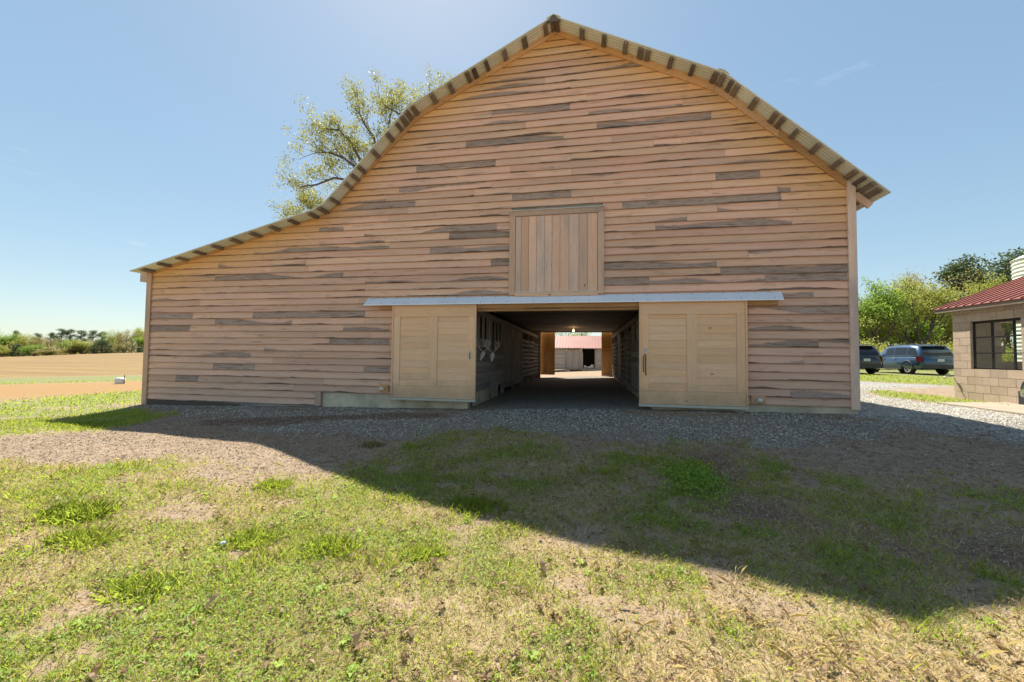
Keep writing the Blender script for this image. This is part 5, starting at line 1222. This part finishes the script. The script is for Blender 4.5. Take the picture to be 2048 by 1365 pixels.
me = MBl.mesh('leaf_litter', M['deadleaf']); a = me.attributes.new('tint', 'FLOAT', 'POINT'); a.data.foreach_set('value', tints); o = obj('leaf_litter', me); o['kind'] = 'stuff'
# the few large fallen leaves that stand out one by one
def big_leaf(px, py, s_, a, label):
    x, y = G(px, py); z = Tz(x, y); w = MB(); c0_, s0_ = math.cos(a), math.sin(a)
    for lx, ly in ((-1, 0), (-.45, .38), (-.3, .16), (.1, .5), (.25, .2), (.6, .36), (1, 0), (.6, -.36), (.25, -.2), (.1, -.5), (-.3, -.16), (-.45, -.38)):
        w.v.append((x + s_ * (lx * c0_ - ly * s0_), y + s_ * (lx * s0_ + ly * c0_), z + .035 + s_ * (abs(ly) * 1.0 + .35 * lx)))
    for i in range(1, 6): w.f.append((0, i, 12 - i)) if i == 1 else w.f.append((i - 1, i, 12 - i, 13 - i))
    w.f.append((5, 6, 7)); w.mi += [0] * len(w.f); w.uv.extend([(0, 0)] * sum(len(f) for f in w.f))
    me = w.mesh('fallen_leaf', M['deadleaf']); a = me.attributes.new('tint', 'FLOAT', 'POINT'); a.data.foreach_set('value', [.85] * 12); o = obj('fallen_leaf', me); tag(o, label, 'leaf', 'large fallen leaves in the foreground grass')
for q in ((712, 1296, .05, 2.2, 'large tan fallen leaf standing on edge near the bottom centre-left of the grass'), (722, 1312, .045, .3, 'large brown fallen leaf lying flat just under the upright tan one'),
          (545, 1008, .045, 1.2, 'pale curled fallen leaf in the middle of the sunlit grass'), (1085, 1145, .05, 2.0, 'brown fallen leaf right of centre in the sunlit grass'), (305, 995, .04, .6, 'pale fallen leaf on the left, near the dandelions'),
          (870, 1137, .05, 2.8, 'tan fallen leaf in the cluster at the centre of the grass'), (240, 1115, .045, .9, 'dark brown fallen leaf at the left of the grass'), (425, 1215, .05, 1.7, 'brown curled leaf low on the left of the grass')): big_leaf(*q)
# tufts of longer grass
def tuft(px, py, rad, h, n, label, seed, mat='grass'):
    x0, y0 = G(px, py); rs = np.random.default_rng(seed); x = x0 + np.clip(rs.normal(0, rad, n), -1.6 * rad, 1.6 * rad); y = y0 + np.clip(rs.normal(0, rad * .6, n), -rad, rad); z = T(x, y); k = n
    a = rs.uniform(0, 6.28, k); lo = rs.uniform(.1, .9, k); ln = h * rs.uniform(.5, 1.2, k); w_ = .005; p = np.stack([x, y, z - .005], 1); s_ = np.stack([np.sin(a), -np.cos(a), 0 * a], 1) * w_ / 2
    up = lambda l: np.stack([np.cos(a) * np.sin(l), np.sin(a) * np.sin(l), np.cos(l)], 1); m1 = p + up(lo) * (ln * .55)[:, None]; tip = m1 + up(lo * 1.8) * (ln * .5)[:, None]
    v = np.stack([p - s_, p + s_, m1 + s_ * .8, tip, m1 - s_ * .8], 1).reshape(-1, 3)
    o = obj('grass_tuft', soup('grass_tuft', v, 5, [M[mat]], rs.random(k) * .55)); tag(o, label, 'grass tuft', 'tufts of longer grass')
tuft(150, 1035, .16, .13, 700, 'widest tuft of long green grass, at the left of the lawn', 81); tuft(160, 1085, .14, .10, 500, 'second tuft of long grass just below the widest one', 82)
tuft(500, 1085, .12, .09, 400, 'small bright tuft of grass left of the centre of the lawn', 83); tuft(850, 1115, .08, .09, 260, 'small round tuft of yellow-green grass at the centre', 84)
tuft(545, 975, .09, .10, 260, 'small tuft at the upper edge of the sunlit grass', 85); tuft(955, 1015, .15, .09, 450, 'tuft of grass crossing the edge of the barn shadow', 86); tuft(170, 852, .35, .07, 900, 'grassy patch in the tip of the shadow left of the barn', 87); tuft(745, 892, .10, .09, 300, 'dry tuft standing alone in the shaded dirt', 88, 'straw')
tuft(660, 1100, .12, .10, 350, 'loose tuft of grass beside the brown leaf heap', 89); tuft(280, 1180, .14, .09, 450, 'loose green tuft low on the left of the lawn', 90)
# clover patch by the tyre track
x0, y0 = G(1385, 962); rs = np.random.default_rng(91); k = 3500; x = x0 + rs.normal(0, .16, k); y = y0 + rs.normal(0, .26, k); z = T(x, y) + rs.uniform(.01, .07, k); a = rs.uniform(0, 6.28, k); r_ = (.014 * rs.uniform(.5, 1.2, k))[:, None]; c_ = np.stack([x, y, z], 1)
e1 = np.stack([np.cos(a), np.sin(a), rs.uniform(-.5, .5, k)], 1) * r_; e2 = np.stack([-np.sin(a), np.cos(a), rs.uniform(-.5, .5, k)], 1) * r_ * .8
tag(obj('clover_patch', soup('clover_patch', np.stack([c_ - e1, c_ + e2, c_ + e1, c_ - e2], 1).reshape(-1, 3), 4, [M['clover']], rs.random(k) * .8)), 'dense bright green clover patch beside the bare tyre track in the shade', 'plant')
# dandelions
for px, py, lab in ((233, 929, 'left yellow dandelion at the edge of the dirt'), (297, 932, 'right yellow dandelion at the edge of the dirt')):
    x, y = G(px, py + 8); z = Tz(x, y); t = thing('dandelion', lab, 'flower', (x, y, z), 'dandelions')
    w = MB(); w.tube([(x, y, z), (x + .005, y, z + .10)], .004, 5); w.build('stem', M['clover'], t); w = MB(); w.lathe([(.006, 0), (.024, .008), (.026, .014), (.015, .020), (0, .022)], (x + .005, y, z + .098), n=12); w.build('flower_head', M['flower'], t, True)
    w = MB()
    for i in range(7):
        a = 2 * math.pi * i / 7; w.v.extend([(x + .01 * math.cos(a), y + .01 * math.sin(a), z + .01), (x + .06 * math.cos(a + .15), y + .06 * math.sin(a + .15), z + .035), (x + .11 * math.cos(a), y + .11 * math.sin(a), z + .02), (x + .06 * math.cos(a - .15), y + .06 * math.sin(a - .15), z + .035)]); b = len(w.v) - 4; w.f.append((b, b + 1, b + 2, b + 3)); w.mi.append(0); w.uv.extend([(0, 0)] * 4)
    w.build('leaves', M['clover'], t)
# a stick by the clover patch, a scrap of litter
x, y = G(1395, 987); z = Tz(x, y); w = MB(); w.tube([(x - .12, y + .06, z + .02), (x, y, z + .03), (x + .10, y - .02, z + .025), (x + .2, y - .03, z + .012)], [.006, .009, .008, .004], 5); w.tube([(x, y, z + .03), (x + .06, y + .07, z + .04)], [.006, .003], 4); tag(w.build('stick', M['barkpale'], None, True), 'pale dry stick lying beside the clover patch in the shade', 'stick')
x, y = G(446, 1096); z = Tz(x, y) + .03; w = MB(); w.hexa([(x - .025, y - .01, z), (x + .02, y - .015, z), (x + .025, y + .01, z + .004), (x - .02, y + .014, z + .003), (x - .02, y - .006, z + .012), (x + .014, y - .012, z + .008), (x + .02, y + .006, z + .02), (x - .016, y + .01, z + .014)], 0); tag(w.build('litter_scrap', M['galv'], None), 'tiny pale blue scrap of litter in the sunlit grass', 'litter')
